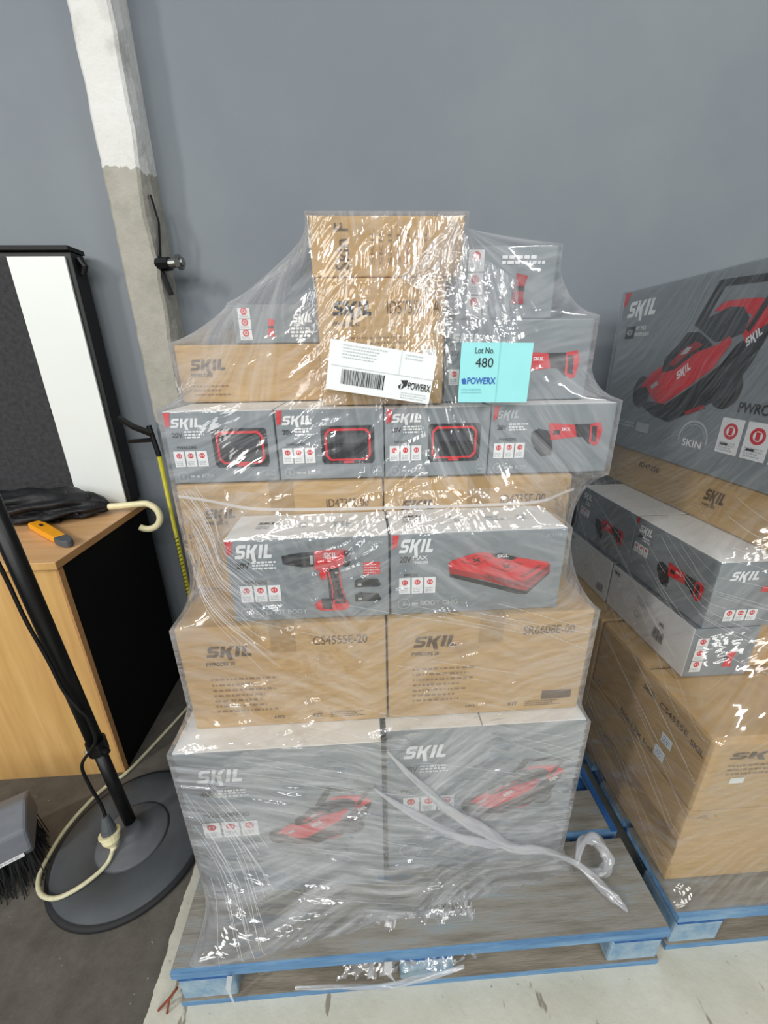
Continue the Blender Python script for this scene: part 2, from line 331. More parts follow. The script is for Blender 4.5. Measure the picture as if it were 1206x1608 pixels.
# block logo letters (unit width cells), italic shear added by caller
LOGO = [  # polygons for S K I L in a 0..4 x 0..1 cell space
    [(.02, 0), (.72, 0), (.92, .16), (.92, .46), (.74, .60), (.34, .60), (.34, .76), (.92, .76), (.92, 1), (.22, 1), (.04, .85), (.04, .54), (.2, .40), (.62, .40), (.62, .24), (.02, .24)],
    [(1.06, 0), (1.36, 0), (1.36, .38), (1.46, .38), (1.75, -.28), (2.1, -.28), (1.78, .52), (2.08, 1), (1.74, 1), (1.46, .62), (1.36, .62), (1.36, 1), (1.06, 1)],
    [(2.22, 0), (2.54, 0), (2.54, 1), (2.22, 1)],
    [(2.72, 0), (3.5, 0), (3.5, .25), (3.04, .25), (3.04, 1), (2.72, 1)]]
class Art:
    """flat print on one face: u to the right, v up, metres, eps steps off the face"""
    def __init__(s, org, ux, uy, n): s.o = Vector(org); s.ux = Vector(ux); s.uy = Vector(uy); s.n = Vector(n); s.mb = MB(); s.k = 0; s.kinds = []; s.log = []
    def P(s, u, v): return s.o+s.ux*u+s.uy*v+s.n*(.0012+.00035*s.k)
    def poly(s, pts, m):
        a = sum(pts[i][0]*pts[(i+1) % len(pts)][1]-pts[(i+1) % len(pts)][0]*pts[i][1] for i in range(len(pts)))
        if a < 0: pts = pts[::-1]
        s.mb.add([s.P(*p) for p in pts], [list(range(len(pts)))], m); s.k += .2; return s
    def rect(s, u0, v0, u1, v1, m): s.mark('printed_patch'); return s.poly([(u0, v0), (u1, v0), (u1, v1), (u0, v1)], m)
    def ell(s, cu, cv, ru, rv, m, n=28, rot=0): return s.poly([(cu+ru*math.cos(a)*math.cos(rot)-rv*math.sin(a)*math.sin(rot), cv+ru*math.cos(a)*math.sin(rot)+rv*math.sin(a)*math.cos(rot)) for a in [2*math.pi*i/n for i in range(n)]], m)
    def ring(s, cu, cv, r, t, m, n=28, a0=0, a1=2*math.pi):
        s.mark('round_mark')
        vs = []; 
        for i in range(n+1):
            a = a0+(a1-a0)*i/n; vs += [s.P(cu+r*math.cos(a), cv+r*math.sin(a)), s.P(cu+(r-t)*math.cos(a), cv+(r-t)*math.sin(a))]
        s.mb.add(vs, [[2*i, 2*i+2, 2*i+3, 2*i+1] for i in range(n)], m); s.k += .2; return s
    def line(s, pts, t, m):
        s.mark('printed_line')
        for (a, b) in zip(pts[:-1], pts[1:]):
            d = Vector((b[0]-a[0], b[1]-a[1])).normalized(); q = (-d.y*t/2, d.x*t/2); e = (d.x*t*.4, d.y*t*.4)
            s.poly([(a[0]+q[0]-e[0], a[1]+q[1]-e[1]), (b[0]+q[0]+e[0], b[1]+q[1]+e[1]), (b[0]-q[0]+e[0], b[1]-q[1]+e[1]), (a[0]-q[0]-e[0], a[1]-q[1]-e[1])], m); s.k -= .2
        s.k += .2; return s
    def text(s, t, u, v, w_, h, m, bold=.02, shear=0, rot=0):
        s.mark('lettering'); vs, fs = text_geo(t, bold); c, sn = math.cos(rot), math.sin(rot); pts = []
        for x, y in vs:
            a = x*w_+y*h*shear; b = y*h; pts.append(s.P(u+a*c-b*sn, v+a*sn+b*c))
        s.mb.add(pts, fs, m); s.k += .2; return s
    def logo(s, u, v, w_, h, m, rot=0):
        s.mark('logo')
        c, sn = math.cos(rot), math.sin(rot)
        for pl in LOGO:
            pts = []
            for x, y in pl:
                a = x/3.9*w_+y*h*.22; b = y*h; pts.append((u+a*c-b*sn, v+a*sn+b*c))
            s.poly(pts, m); s.k -= .2
        s.k += .2; return s
    def bars(s, u0, v0, u1, v1, rows, m, seed=1, fill=.62):
        """rows of small print too small to read"""
        s.mark('print_lines'); rd = random.Random(seed); hh = (v1-v0)/rows
        vs = []; fs = []
        for r in range(rows):
            x = u0; y = v1-(r+1)*hh; end = u1-(u1-u0)*rd.random()*.35
            while x < end:
                ww = hh*rd.uniform(.5, 2.4)*fill; ww = min(ww, end-x)
                o = len(vs); vs += [s.P(x, y+hh*.2), s.P(x+ww, y+hh*.2), s.P(x+ww, y+hh*.2+hh*fill), s.P(x, y+hh*.2+hh*fill)]; fs.append([o, o+1, o+2, o+3])
                x += ww+hh*.3
        s.mb.add(vs, fs, m); s.k += .2; return s
    def barcode(s, u0, v0, u1, v1, m, seed=3, n=44):
        s.mark('barcode')
        rd = random.Random(seed); x = u0; st = (u1-u0)/n/1.5
        while x < u1:
            ww = st*rd.choice([.6, .6, 1.2, 1.8]); s.mb.add([s.P(x, v0), s.P(x+ww, v0), s.P(x+ww, v1), s.P(x, v1)], [[0, 1, 2, 3]], m); x += ww+st*rd.choice([.7, 1.2])
        s.k += .2; return s
    def mark(s, kind):
        s.log.append((kind, len(s.mb.v), len(s.mb.f)))
    def build(s, name, parent, label=None):
        if name in ('small_print', 'printed_text', 'top_print', 'end_print') and len(s.log) > 1:
            cuts = s.log+[('', len(s.mb.v), len(s.mb.f))]; mb = s.mb; o = None
            for (kind, v0, f0), (_, v1, f1) in zip(cuts[:-1], cuts[1:]):
                if f1 == f0: continue
                q = MB(); q.v = mb.v[v0:v1]; q.f = [[i-v0 for i in f_] for f_ in mb.f[f0:f1]]; q.mats = mb.mats; q.m = mb.m[f0:f1]
                o = q.build(kind, parent)
                used = sorted(set(q.m)); o.data.materials.clear()
                for u_ in used: o.data.materials.append(MATS[mb.mats[u_]])
                for p_, k_ in zip(o.data.polygons, q.m): p_.material_index = used.index(k_)
            return o
        o = s.mb.build(name, parent)
        if label: o['label'] = label
        return o

# ------------------------------------------------------------------ setting
f = MB(); f.box(-9, 7, -16, 1.80, -.05, 0, 'floor_paint'); tag(f.build('floor'), kind='structure')
f = MB(); f.box(-9, 7, 1.80, 1.95, 0, 4.6, 'wall_paint'); tag(f.build('wall_back'), kind='structure')
def pillar():
    m = MB(); nz = 120; rd = random.Random(4); prof = []
    o = 0; vs = []; fs = []
    for i in range(nz+1):
        z = 4.6*i/nz; j1 = rd.uniform(-.002, .002); j2 = rd.uniform(-.003, .003)
        gouge = .012*math.exp(-((z-1.93)/.10)**2)+.008*math.exp(-((z-1.45)/.16)**2)
        vs += [(-.818+j1, 1.80, z), (-.818+j1, 1.69, z), (-.810+j1, 1.682, z), (-.702-gouge+j2, 1.682, z), (-.693-gouge+j2, 1.69, z), (-.688+j1, 1.735, z), (-.690, 1.80, z)]
    for i in range(nz):
        for j in range(6): fs.append([i*7+j, i*7+j+1, i*7+7+j+1, i*7+7+j])
    m.add(vs, fs, 'pillar_concrete'); ob = m.build('trim_1'); tag(ob, kind='structure', label='concrete pillar with white paint on its upper half')
pillar()

# ------------------------------------------------------------------ bolt on the pillar
t = thing('wall_bolt', (-.69, 1.71, 1.78), 'shiny metal bolt sticking out of the right side of the concrete pillar', 'bolt')
m = MB(); m.tube([(-.70, 1.70, 1.775), (-.655, 1.69, 1.775)], .022, 'black_metal', 8); m.build('bracket', t)
m = MB(); m.tube([(-.66, 1.69, 1.775), (-.605, 1.685, 1.78)], [.015, .015], 'steel', 12); m.tube([(-.628, 1.687, 1.778), (-.612, 1.685, 1.78)], .024, 'steel', 6); m.build('bolt_shaft', t, smooth=False)
m = MB(); m.tube([(-.69, 1.70, 1.80), (-.675, 1.70, 1.90), (-.69, 1.71, 1.98)], .007, 'black_metal', 6); m.tube([(-.69, 1.70, 1.75), (-.672, 1.70, 1.68)], .010, 'black_metal', 6); m.build('wire_tie', t)

# ------------------------------------------------------------------ retail / shipping boxes
BOXES_L = []; BOXES_R = []
def carton_body(b, t, m, mtop=None, mfront=None, mleft=None, name='body', bev=.003):
    x0, x1, y0, y1, z0, z1 = b; q = MB(); q.box(x0, x1, y0, y1, z0, z1, m, mtop, mfront, mleft); return q.build(name, t, bevel=bev)
def front(b): x0, x1, y0, y1, z0, z1 = b; return Art((x0, y0, z0), (1, 0, 0), (0, 0, 1), (0, -1, 0))
def left(b): x0, x1, y0, y1, z0, z1 = b; return Art((x0, y1, z0), (0, -1, 0), (0, 0, 1), (-1, 0, 0))
def topf(b): x0, x1, y0, y1, z0, z1 = b; return Art((x0, y0, z1), (1, 0, 0), (0, 1, 0), (0, 0, 1))
def card(A, u, v, w_, h):
    A.rect(u, v, u+w_, v+h, 'ink_white'); A.ring(u+w_*.5, v+h*.70, w_*.27, w_*.12, 'ink_red'); A.rect(u+w_*.42, v+h*.58, u+w_*.58, v+h*.82, 'ink_red')
    A.bars(u+w_*.12, v+h*.08, u+w_*.95, v+h*.38, 3, 'ink_pale', 5)
def cards(face, b, t, u, v, w_, h, n=3, gap=.12, vert=False):
    cw = w_/(n+(n-1)*gap) if not vert else w_; ch = h if not vert else h/(n+(n-1)*gap)
    for i in range(n):
        A = face(b)
        if vert: card(A, u, v+i*ch*(1+gap), cw, ch)
        else: card(A, u+i*cw*(1+gap), v, cw, ch)
        A.build('feature_card', t, 'white feature card with red round mark')
def logo_part(face, b, t, u, v, w_, h, m, rot=0):
    A = face(b); A.logo(u, v, w_, h, m, rot); return A.build('logo', t)

def battery_art(A, u0, v0, w_, h):
    P = lambda a, b: (u0+a*w_, v0+b*h)
    A.poly([P(0, .1), P(.05, 0), P(.95, 0), P(1, .1), P(1, .95), P(.96, 1), P(.04, 1), P(0, .95)], 'ink_dark')
    oc = [P(.07, .22), P(.16, .09), P(.84, .09), P(.93, .22), P(.93, .8), P(.85, .93), P(.15, .93), P(.07, .8)]
    A.poly(oc, 'ink_red')
    ic = [P(.11, .25), P(.19, .14), P(.81, .14), P(.89, .25), P(.89, .78), P(.82, .87), P(.18, .87), P(.11, .78)]
    A.poly(ic, 'ink_dark')
    A.rect(*P(.13, .55), *P(.87, .80), 'ink_dark_soft'); A.rect(*P(.13, .34), *P(.87, .42), 'ink_black'); A.rect(*P(.4, .02), *P(.6, .08), 'ink_red')
def multitool_art(A, sc=1, ox=0, oy=0):
    T = lambda pts: [(ox+p[0]*sc, oy+p[1]*sc) for p in pts]
    A.poly(T([(.141, .095), (.156, .102), (.179, .097), (.189, .076), (.194, .054), (.157, .052), (.143, .073)]), 'ink_dark')
    A.poly(T([(.150, .060), (.170, .040), (.192, .042), (.192, .058)]), 'ink_black')
    A.poly(T([(.234, .11), (.273, .11), (.289, .069), (.276, .065), (.259, .081), (.241, .083)]), 'ink_dark')
    A.poly(T([(.178, .114), (.237, .109), (.245, .082), (.186, .076)]), 'ink_red')
    A.poly(T([(.273, .11), (.295, .114), (.302, .096), (.297, .065), (.288, .061), (.275, .07)]), 'ink_red')
    A.poly(T([(.277, .105), (.288, .105), (.292, .069), (.280, .072)]), 'ink_dark')
    A.poly(T([(.19, .098), (.205, .098), (.205, .088), (.19, .088)]), 'ink_dark')
    q = T([(.208, .096)])[0]; A.text('SKIL', q[0], q[1], .022*sc, .007*sc, 'ink_white')
def drill_art(A):
    A.poly([(.11, .133), (.11, .151), (.133, .155), (.152, .157), (.174, .158), (.171, .125), (.149, .124), (.13, .128)], 'ink_dark')
    for x in (.118, .126, .134): A.rect(x, .133, x+.003, .151, 'ink_black')
    A.rect(.152, .126, .156, .156, 'ink_dark_soft'); A.rect(.165, .13, .171, .15, 'ink_pale')
    A.poly([(.195, .121), (.221, .12), (.223, .071), (.233, .042), (.199, .044), (.198, .083)], 'ink_dark')
    A.poly([(.174, .158), (.191, .161), (.238, .160), (.246, .15), (.234, .143), (.231, .126), (.218, .12), (.194, .117), (.182, .115), (.171, .119), (.176, .14)], 'ink_red')
    A.poly([(.232, .159), (.245, .157), (.248, .135), (.240, .122), (.228, .123), (.236, .14)], 'ink_dark')
    A.poly([(.183, .118), (.197, .117), (.195, .095), (.186, .093), (.181, .105)], 'ink_red')
    A.line([(.20, .112), (.206, .08), (.205, .05)], .003, 'ink_red')
    A.line([(.222, .11), (.225, .07), (.232, .05)], .003, 'ink_red')
    A.poly([(.168, .040), (.184, .048), (.233, .045), (.241, .028), (.230, .020), (.182, .020), (.170, .026)], 'ink_red')
    A.poly([(.182, .05), (.207, .049), (.202, .024), (.183, .024)], 'ink_dark'); A.rect(.21, .036, .232, .044, 'ink_dark')
    A.text('SKIL', .193, .143, .027, .012, 'ink_white', .03)
def charger_art(A):
    A.poly([(.122, .098), (.273, .05), (.29, .047), (.334, .092), (.334, .085), (.29, .038), (.27, .040), (.122, .088)], 'ink_dark')
    A.poly([(.119, .117), (.122, .096), (.199, .076), (.273, .050), (.29, .047), (.334, .092), (.333, .107), (.287, .08), (.2, .1)], 'ink_red_dark')
    A.poly([(.119, .123), (.140, .131), (.179, .142), (.195, .141), (.225, .135), (.329, .114), (.333, .105), (.287, .074), (.263, .073), (.124, .108)], 'ink_red')
    A.poly([(.140, .122), (.176, .137), (.21, .129), (.177, .112)], 'ink_red_dark'); A.poly([(.148, .123), (.178, .135), (.203, .128), (.176, .116)], 'ink_red')
    A.poly([(.205, .107), (.240, .121), (.277, .113), (.24, .094)], 'ink_red_dark'); A.poly([(.212, .108), (.242, .119), (.269, .112), (.241, .098)], 'ink_red')
    for cx, cy in ((.176, .125), (.24, .108)):
        A.line([(cx-.007, cy+.003), (cx+.007, cy-.003)], .003, 'ink_dark'); A.line([(cx-.005, cy-.004), (cx+.006, cy+.004)], .003, 'ink_dark')
    A.poly([(.206, .136), (.225, .139), (.262, .127), (.25, .122), (.216, .129)], 'ink_dark'); A.text('SKIL', .219, .129, .024, .007, 'ink_white')
    for i in range(8):
        x = .272+i*.005; y = .084+i*.0033; A.line([(x, y), (x+.010, y-.001)], .0016, 'ink_dark')
    for i in range(12):
        x = .285+i*.004; y = .058+i*.0038; A.line([(x, y), (x+.001, y+.011)], .0014, 'ink_dark')
    for i in range(14):
        x = .20+i*.0052; y = .083-i*.0018; A.line([(x, y), (x, y+.010)], .0013, 'ink_black')
MOW = dict(
 barL=[(0.368, 0.397), (0.423, 0.503), (0.448, 0.492), (0.404, 0.394)], barT=[(0.422, 0.505), (0.640, 0.493), (0.640, 0.476), (0.444, 0.487)],
 barR=[(0.544, 0.377), (0.605, 0.50), (0.62, 0.49), (0.556, 0.369)],
 rear=[(0.427, 0.429), (0.457, 0.449), (0.515, 0.449), (0.565, 0.445), (0.589, 0.438), (0.62, 0.40), (0.567, 0.365), (0.552, 0.345), (0.538, 0.366), (0.551, 0.409), (0.5, 0.425)],
 mid=[(0.374, 0.396), (0.415, 0.414), (0.477, 0.435), (0.521, 0.43), (0.545, 0.403), (0.542, 0.37), (0.503, 0.356), (0.458, 0.35)],
 body=[(0.186, 0.214), (0.229, 0.264), (0.282, 0.29), (0.403, 0.326), (0.466, 0.342), (0.5, 0.364), (0.513, 0.348), (0.495, 0.321), (0.475, 0.284), (0.398, 0.228), (0.313, 0.172), (0.281, 0.174), (0.219, 0.217)],
 motor=[(0.276, 0.309), (0.32, 0.346), (0.348, 0.38), (0.398, 0.378), (0.455, 0.342), (0.403, 0.326), (0.329, 0.276), (0.275, 0.265)],
 skirt=[(0.163, 0.174), (0.274, 0.174), (0.321, 0.171), (0.4, 0.223), (0.494, 0.292), (0.528, 0.34), (0.62, 0.405), (0.61, 0.366), (0.588, 0.301), (0.547, 0.225), (0.475, 0.18), (0.352, 0.119), (0.271, 0.131)],
 sliver=[(0.408, 0.158), (0.473, 0.186), (0.482, 0.176), (0.418, 0.15)])
def mower_art(A, ox=0, oy=0, sx=1, sy=1):
    T = lambda pts: [(ox+p[0]*sx, oy+p[1]*sy) for p in pts]
    A.poly(T(MOW['skirt']), 'ink_dark'); A.poly(T(MOW['rear']), 'ink_red'); A.poly(T(MOW['mid']), 'ink_dark_soft')
    A.poly(T(MOW['body']), 'ink_red'); A.poly(T(MOW['motor']), 'ink_dark'); A.poly(T([(.30, .29), (.34, .33), (.39, .355), (.42, .345), (.37, .32), (.32, .285)]), 'ink_red_dark')
    A.poly(T([(.34, .318), (.36, .34), (.38, .34), (.365, .322)]), 'ink_pale')
    for c, r in (((.195, .20), (.043, .052)), ((.53, .235), (.05, .055))):
        p = T([c])[0]; A.ell(p[0], p[1], r[0]*sx, r[1]*sy, 'ink_black'); A.ell(p[0], p[1], r[0]*.5*sx, r[1]*.5*sy, 'ink_dark_soft')
    A.poly(T([(.186, .214), (.229, .264), (.25, .25), (.235, .215), (.262, .198), (.281, .174), (.25, .19), (.215, .22)]), 'ink_red')
    A.poly(T([(.236, .222), (.262, .240), (.272, .230), (.246, .212)]), 'ink_pale')
    A.poly(T(MOW['sliver']), 'ink_red_dark')
    for k in ('barL', 'barT', 'barR'): A.poly(T(MOW[k]), 'ink_dark')
    a = math.atan2(.04*sy, .055*sx); p = T([(.350, .247)])[0]; A.logo(p[0], p[1], .062*sx, .022*sy, 'ink_white', a)
    p = T([(.560, .335)])[0]; A.logo(p[0], p[1], .05*sx, .020*sy, 'ink_white', a*1.1)

def retail_box(b, label, kind, group, white='top', cat='box'):
    x0, x1, y0, y1, z0, z1 = b; t = thing('tool_box' if kind != 'mower' else 'mower_box', ((x0+x1)/2, (y0+y1)/2, z0), label, cat, group)
    carton_body(b, t, 'card_grey', 'card_white'); W = x1-x0; Hh = z1-z0
    A = front(b); A.poly([(.004, Hh-.002), (.017, Hh-.002), (.013, Hh-.028), (.004, Hh-.034)], 'ink_red'); A.build('corner_mark', t, 'red corner mark')
    return t, W, Hh
# --- row of battery boxes and the multi-tool box (fourth layer)
rowx = [(-.414, -.186), (-.184, .048), (.05, .281), (.283, .561)]
posn = ['leftmost of the row, beside the yellow pole', 'the one between two other battery boxes', 'next to the multi tool box, under the white label']
for i, (a, bx) in enumerate(rowx):
    b = (a, bx, .885+(.004 if i in (1,) else 0), 1.30, 1.199, 1.354-(.002 if i == 2 else 0)); BOXES_L.append(b)
    if i < 3:
        t, W, Hh = retail_box(b, 'grey battery box, ' + posn[i], 'battery', 'battery boxes in one row')
        A = front(b); battery_art(A, .095, .034, .116, .084); A.build('product_picture', t)
    else:
        t, W, Hh = retail_box(b, 'grey box printed with a red multi tool, right end of battery box row', 'multi', None)
        A = front(b); multitool_art(A, 1, -.049); A.build('product_picture', t)
    if i < 3: logo_part(front, b, t, .014, .122, .070, .019, 'ink_white')
    else: logo_part(front, b, t, .010, .126, .055, .017, 'ink_pale')
    A = front(b); A.text('20V', .014, .101, .022, .011, 'ink_black', .03); A.bars(.040, .098, .084, .116, 3, 'ink_white', 11+i); A.text('PWRCORE', .020, .077, .040, .006, 'ink_black', .01)
    A.ring(.022, .016, .011, .0012, 'ink_pale'); A.text('X', .019, .012, .006, .008, 'ink_pale'); A.text('BODY', .062, .012, .026, .009, 'ink_pale'); A.bars(.037, .012, .058, .020, 1, 'ink_pale')
    if i < 3: A.ring(W-.016, .016, .011, .001, 'ink_pale'); A.text('SKIN', W-.024, .013, .016, .005, 'ink_pale')
    A.build('small_print', t)
    cards(front, b, t, .010, .038, .070, .034)
# --- front pair: drill box and double charger box
bd = (-.277, .046, .736, .872, .936, 1.124); BOXES_L.append(bd)
t, W, Hh = retail_box(bd, 'grey box printed with a red and black cordless drill, white top', 'drill', None)
A = front(bd); drill_art(A)
for (x, y) in ((.252, .073), (.252, .039)):
    A.poly([(x, y), (x, y+.016), (x+.010, y+.022), (x+.048, y+.018), (x+.054, y+.004), (x+.050, y)], 'ink_dark'); A.rect(x+.006, y+.004, x+.014, y+.009, 'ink_pale')
A.build('product_picture', t)
A = front(bd); A.rect(.271, .102, .305, .130, 'ink_red'); A.bars(.273, .104, .304, .128, 4, 'ink_white', 9, .3); A.build('offer_tag', t, 'red printed tag')
logo_part(front, bd, t, .018, .148, .080, .030, 'ink_white')
A = front(bd); A.text('20V', .018, .125, .027, .014, 'ink_black', .03); A.bars(.050, .122, .100, .142, 3, 'ink_white', 21); A.text('PWRCORE', .030, .090, .045, .008, 'ink_black', .01)
A.ring(.027, .022, .013, .0013, 'ink_pale'); A.ring(.047, .022, .013, .0013, 'ink_pale'); A.text('2', .024, .017, .006, .010, 'ink_pale'); A.text('2', .044, .017, .006, .010, 'ink_pale')
A.text('1x KIT BODY', .066, .016, .085, .011, 'ink_pale'); A.text('DL5290', W-.040, .170, .028, .007, 'ink_pale')
A.build('small_print', t); cards(front, bd, t, .019, .048, .081, .038)
A = topf(bd); A.text('SKIL', .05, .075, .045, .012, 'ink_dark_soft', .03, .2); A.bars(.05, .05, .08, .068, 2, 'ink_pale', 4); A.bars(.14, .05, .16, .08, 3, 'ink_pale', 5); A.bars(.21, .05, .25, .08, 3, 'ink_pale', 6); A.build('top_print', t)
bc = (.05, .412, .736, .872, .936, 1.125); BOXES_L.append(bc)
t, W, Hh = retail_box(bc, 'grey box printed with a flat red double battery charger, white top', 'charger', None)
A = front(bc); charger_art(A); A.build('product_picture', t)
logo_part(front, bc, t, .016, .147, .076, .030, 'ink_white')
A = front(bc); A.text('20V', .018, .125, .024, .014, 'ink_black', .03); A.text('MAX', .045, .131, .030, .009, 'ink_white'); A.text('CHARGER', .045, .121, .032, .007, 'ink_white'); A.text('PWRCORE', .028, .092, .028, .007, 'ink_black', .01)
A.ring(.027, .028, .013, .0013, 'ink_pale'); A.text('X', .023, .023, .008, .010, 'ink_pale'); A.text('BODY CHG', .062, .022, .080, .012, 'ink_pale'); A.bars(.044, .022, .058, .032, 1, 'ink_pale')
A.text('SC5338', W-.045, .172, .032, .007, 'ink_pale'); A.build('small_print', t); cards(front, bc, t, .017, .052, .076, .038)
A = topf(bc); A.text('SKIL', .03, .085, .05, .012, 'ink_dark_soft', .03, .2); A.bars(.03, .055, .08, .078, 2, 'ink_pale', 4); A.line([(.13, .07), (.137, .085)], .002, 'ink_dark'); A.bars(.14, .05, .16, .07, 2, 'ink_pale', 5); A.bars(.21, .05, .25, .08, 2, 'ink_pale', 6); A.bars(.28, .05, .30, .08, 2, 'ink_pale', 7); A.build('top_print', t)

def kraft_box(b, label, group=None, name='shipping_carton', tape=True, tapex=None, bev=.004):
    x0, x1, y0, y1, z0, z1 = b; t = thing(name, ((x0+x1)/2, (y0+y1)/2, z0), label, 'box', group)
    carton_body(b, t, 'kraft', bev=bev)
    if tape:
        W = x1-x0; m = MB(); cx = x0+(tapex if tapex else .5)*W
        e = .0009
        m.add([(cx-.026, y0-e, z1-.07), (cx+.026, y0-e, z1-.07), (cx+.026, y0-e, z1+e), (cx-.026, y0-e, z1+e), (cx-.026, y1, z1+e), (cx+.026, y1, z1+e)], [[0, 1, 2, 3], [3, 2, 5, 4]], 'kraft_tape')
        m.build('packing_tape', t, 0)['label'] = 'brown packing tape strip'
    return t
# --- third layer, behind: two kraft cartons
b = (-.41, .043, .876, 1.33, .936, 1.197); BOXES_L.append(b)
t = kraft_box(b, 'left kraft carton behind the drill box, under the battery boxes')
logo_part(front, b, t, .05, .182, .075, .022, 'ink_kraft'); A = front(b); A.text('ID4735E-00', .325, .200, .095, .020, 'ink_kraft', .0); A.text('PWRCORE 20', .05, .166, .05, .009, 'ink_kraft'); A.build('printed_text', t)
b = (.046, .480, .876, 1.33, .936, 1.197); BOXES_L.append(b)
t = kraft_box(b, 'right kraft carton behind the charger box, under the battery boxes')
logo_part(front, b, t, .038, .186, .085, .025, 'ink_kraft'); A = front(b); A.text('ID4735E-00', .27, .195, .105, .022, 'ink_kraft', .0); A.text('PWRCORE 20', .03, .160, .05, .010, 'ink_kraft'); A.build('printed_text', t)
# --- second layer: two wide kraft cartons
def wide_text(b, t, code, side):
    W = b[1]-b[0]; H_ = b[5]-b[4]
    logo_part(front, b, t, .055, H_-.075, .105, .028, 'ink_kraft')
    A = front(b); A.text(code, W-.155, H_-.055, .115, .022, 'ink_kraft', .0); A.text('PWRCORE 20', .052, H_-.098, .060, .010, 'ink_kraft')
    A.bars(.055, .045, .20, .150, 7, 'ink_kraft_faint', 31+side, .35)
    A.text('6 PCS', .18, .022, .022, .008, 'ink_kraft'); A.text('KIT', W-.17, .020, .022, .010, 'ink_kraft'); A.bars(W-.13, .016, W-.04, .034, 3, 'ink_kraft', 40+side, .4)
    A.build('printed_text', t)
b = (-.401, .037, .722, 1.22, .659, .935); BOXES_L.append(b); t = kraft_box(b, 'wide kraft carton under the drill box, printed with black logo and code'); wide_text(b, t, 'CS4555E-20', 0)
b = (.041, .493, .722, 1.22, .659, .935); BOXES_L.append(b); t = kraft_box(b, 'wide kraft carton under the charger box, printed with black logo and code'); wide_text(b, t, 'SR6608E-00', 1)
A = front(b); A.rect(.36, .035, .43, .060, 'ink_kraft'); A.build('stamp', t, 'dark stamped rectangle')
# --- bottom layer: two big grey mower boxes with white tops
for i, (b, lb) in enumerate((((-.434, .020, .662, 1.25, .151, .658), 'large grey mower box with white top at the bottom left of the wrapped pallet'), ((.032, .503, .690, 1.25, .151, .656), 'large grey mower box with white top at the bottom right of the wrapped pallet'))):
    BOXES_L.append(b); x0, x1, y0, y1, z0, z1 = b
    t = thing('mower_box', ((x0+x1)/2, (y0+y1)/2, z0), lb, 'box', None); carton_body(b, t, 'card_grey', 'card_white')
    logo_part(front, b, t, .04, .415, .11, .040, 'ink_white')
    A = front(b)
    if i == 0: mower_art(A, .095, .12, .54, .50)
    else: mower_art(A, .105, .14, .54, .50)
    A.build('product_picture', t)
    A = front(b); A.text('PWRCORE 40', .035, .298, .105, .014, 'ink_black', .01); A.text('40V', .04, .37, .035, .018, 'ink_black', .03); A.bars(.08, .365, .15, .392, 3, 'ink_white', 8)
    if i: A.ring(.06, .08, .03, .003, 'ink_pale')
    A.build('small_print', t)
    cards(front, b, t, .028 if i == 0 else .04, .230, .128, .052)
    if i == 1:
        m = MB(); m.box(x0+.222, x0+.224, y0+.002, y1-.002, z1-.001, z1+.0012, 'ink_dark_soft'); m.build('flap_seam', t)
# --- top of the pile
bk1 = (-.082, .180, .92, 1.22, 1.356, 1.602); BOXES_L.append(bk1)
t = kraft_box(bk1, 'kraft carton on the battery boxes, printed with logo, white paper label on it', tape=False)
logo_part(front, bk1, t, .030, .178, .088, .026, 'ink_black'); A = front(bk1); A.text('ID5755E-1A', .142, .180, .108, .024, 'ink_kraft', .0); A.text('PWRCORE 12', .03, .158, .055, .009, 'ink_kraft')
A.bars(.03, .112, .19, .142, 3, 'ink_kraft_faint', 71, .35); A.build('printed_text', t)
A = front(bk1); A.rect(.216, .088, .246, .112, 'paper_white'); A.bars(.22, .092, .243, .108, 3, 'ink_pale', 2); A.build('sticker', t, 'small white sticker')
bk2 = (-.088, .215, .935, 1.22, 1.605, 1.71); BOXES_L.append(bk2)
t = kraft_box(bk2, 'topmost kraft carton of the pile, printed with upright lettering', tape=False)
A = front(bk2); A.text('Skin F', .075, .012, .08, .028, 'ink_kraft', .01, 0, R(90))
for c in range(7): A.text('SKIL', .125+c*.0175, .022, .062, .008, 'ink_kraft_faint', 0, 0, R(90))
A.build('printed_text', t)
b = (-.432, -.092, 1.05, 1.29, 1.356, 1.487); BOXES_L.append(b)
t = kraft_box(b, 'low kraft carton at the left of the pile, beside the labelled carton', tape=False)
logo_part(front, b, t, .03, .075, .09, .024, 'ink_kraft'); A = front(b); A.text('PWRCORE', .03, .06, .05, .008, 'ink_kraft'); A.bars(.03, .015, .12, .045, 3, 'ink_kraft_faint', 3, .35); A.build('printed_text', t)
b = (-.288, -.092, 1.055, 1.25, 1.488, 1.572); BOXES_L.append(b)
t = thing('tool_box', (-.19, 1.15, 1.488), 'small grey box with white feature cards on its left end, on the low kraft carton', 'box'); carton_body(b, t, 'card_grey', 'card_grey', None, 'card_white')
cards(front, b, t, .012, .008, .028, .068, 3, .06, True)
A = front(b); A.poly([(.075, .015), (.092, .015), (.090, .035), (.095, .05), (.080, .055), (.078, .035)], 'ink_red'); A.rect(.078, .032, .09, .038, 'ink_dark'); A.build('product_picture', t); logo_part(front, b, t, .135, .045, .05, .018, 'ink_white')
A = front(b); A.bars(.13, .012, .19, .036, 3, 'ink_white', 6); A.build('small_print', t)
b = (.19, .520, .955, 1.27, 1.356, 1.527); BOXES_L.append(b)
t = thing('tool_box', (.35, 1.1, 1.356), 'grey box with a red and black tool picture behind the blue lot sign', 'box'); carton_body(b, t, 'card_grey', 'card_grey')
logo_part(front, b, t, .012, .125, .07, .018, 'ink_white'); A = front(b); multitool_art(A, 1.15, -.04, -.025); A.build('product_picture', t)
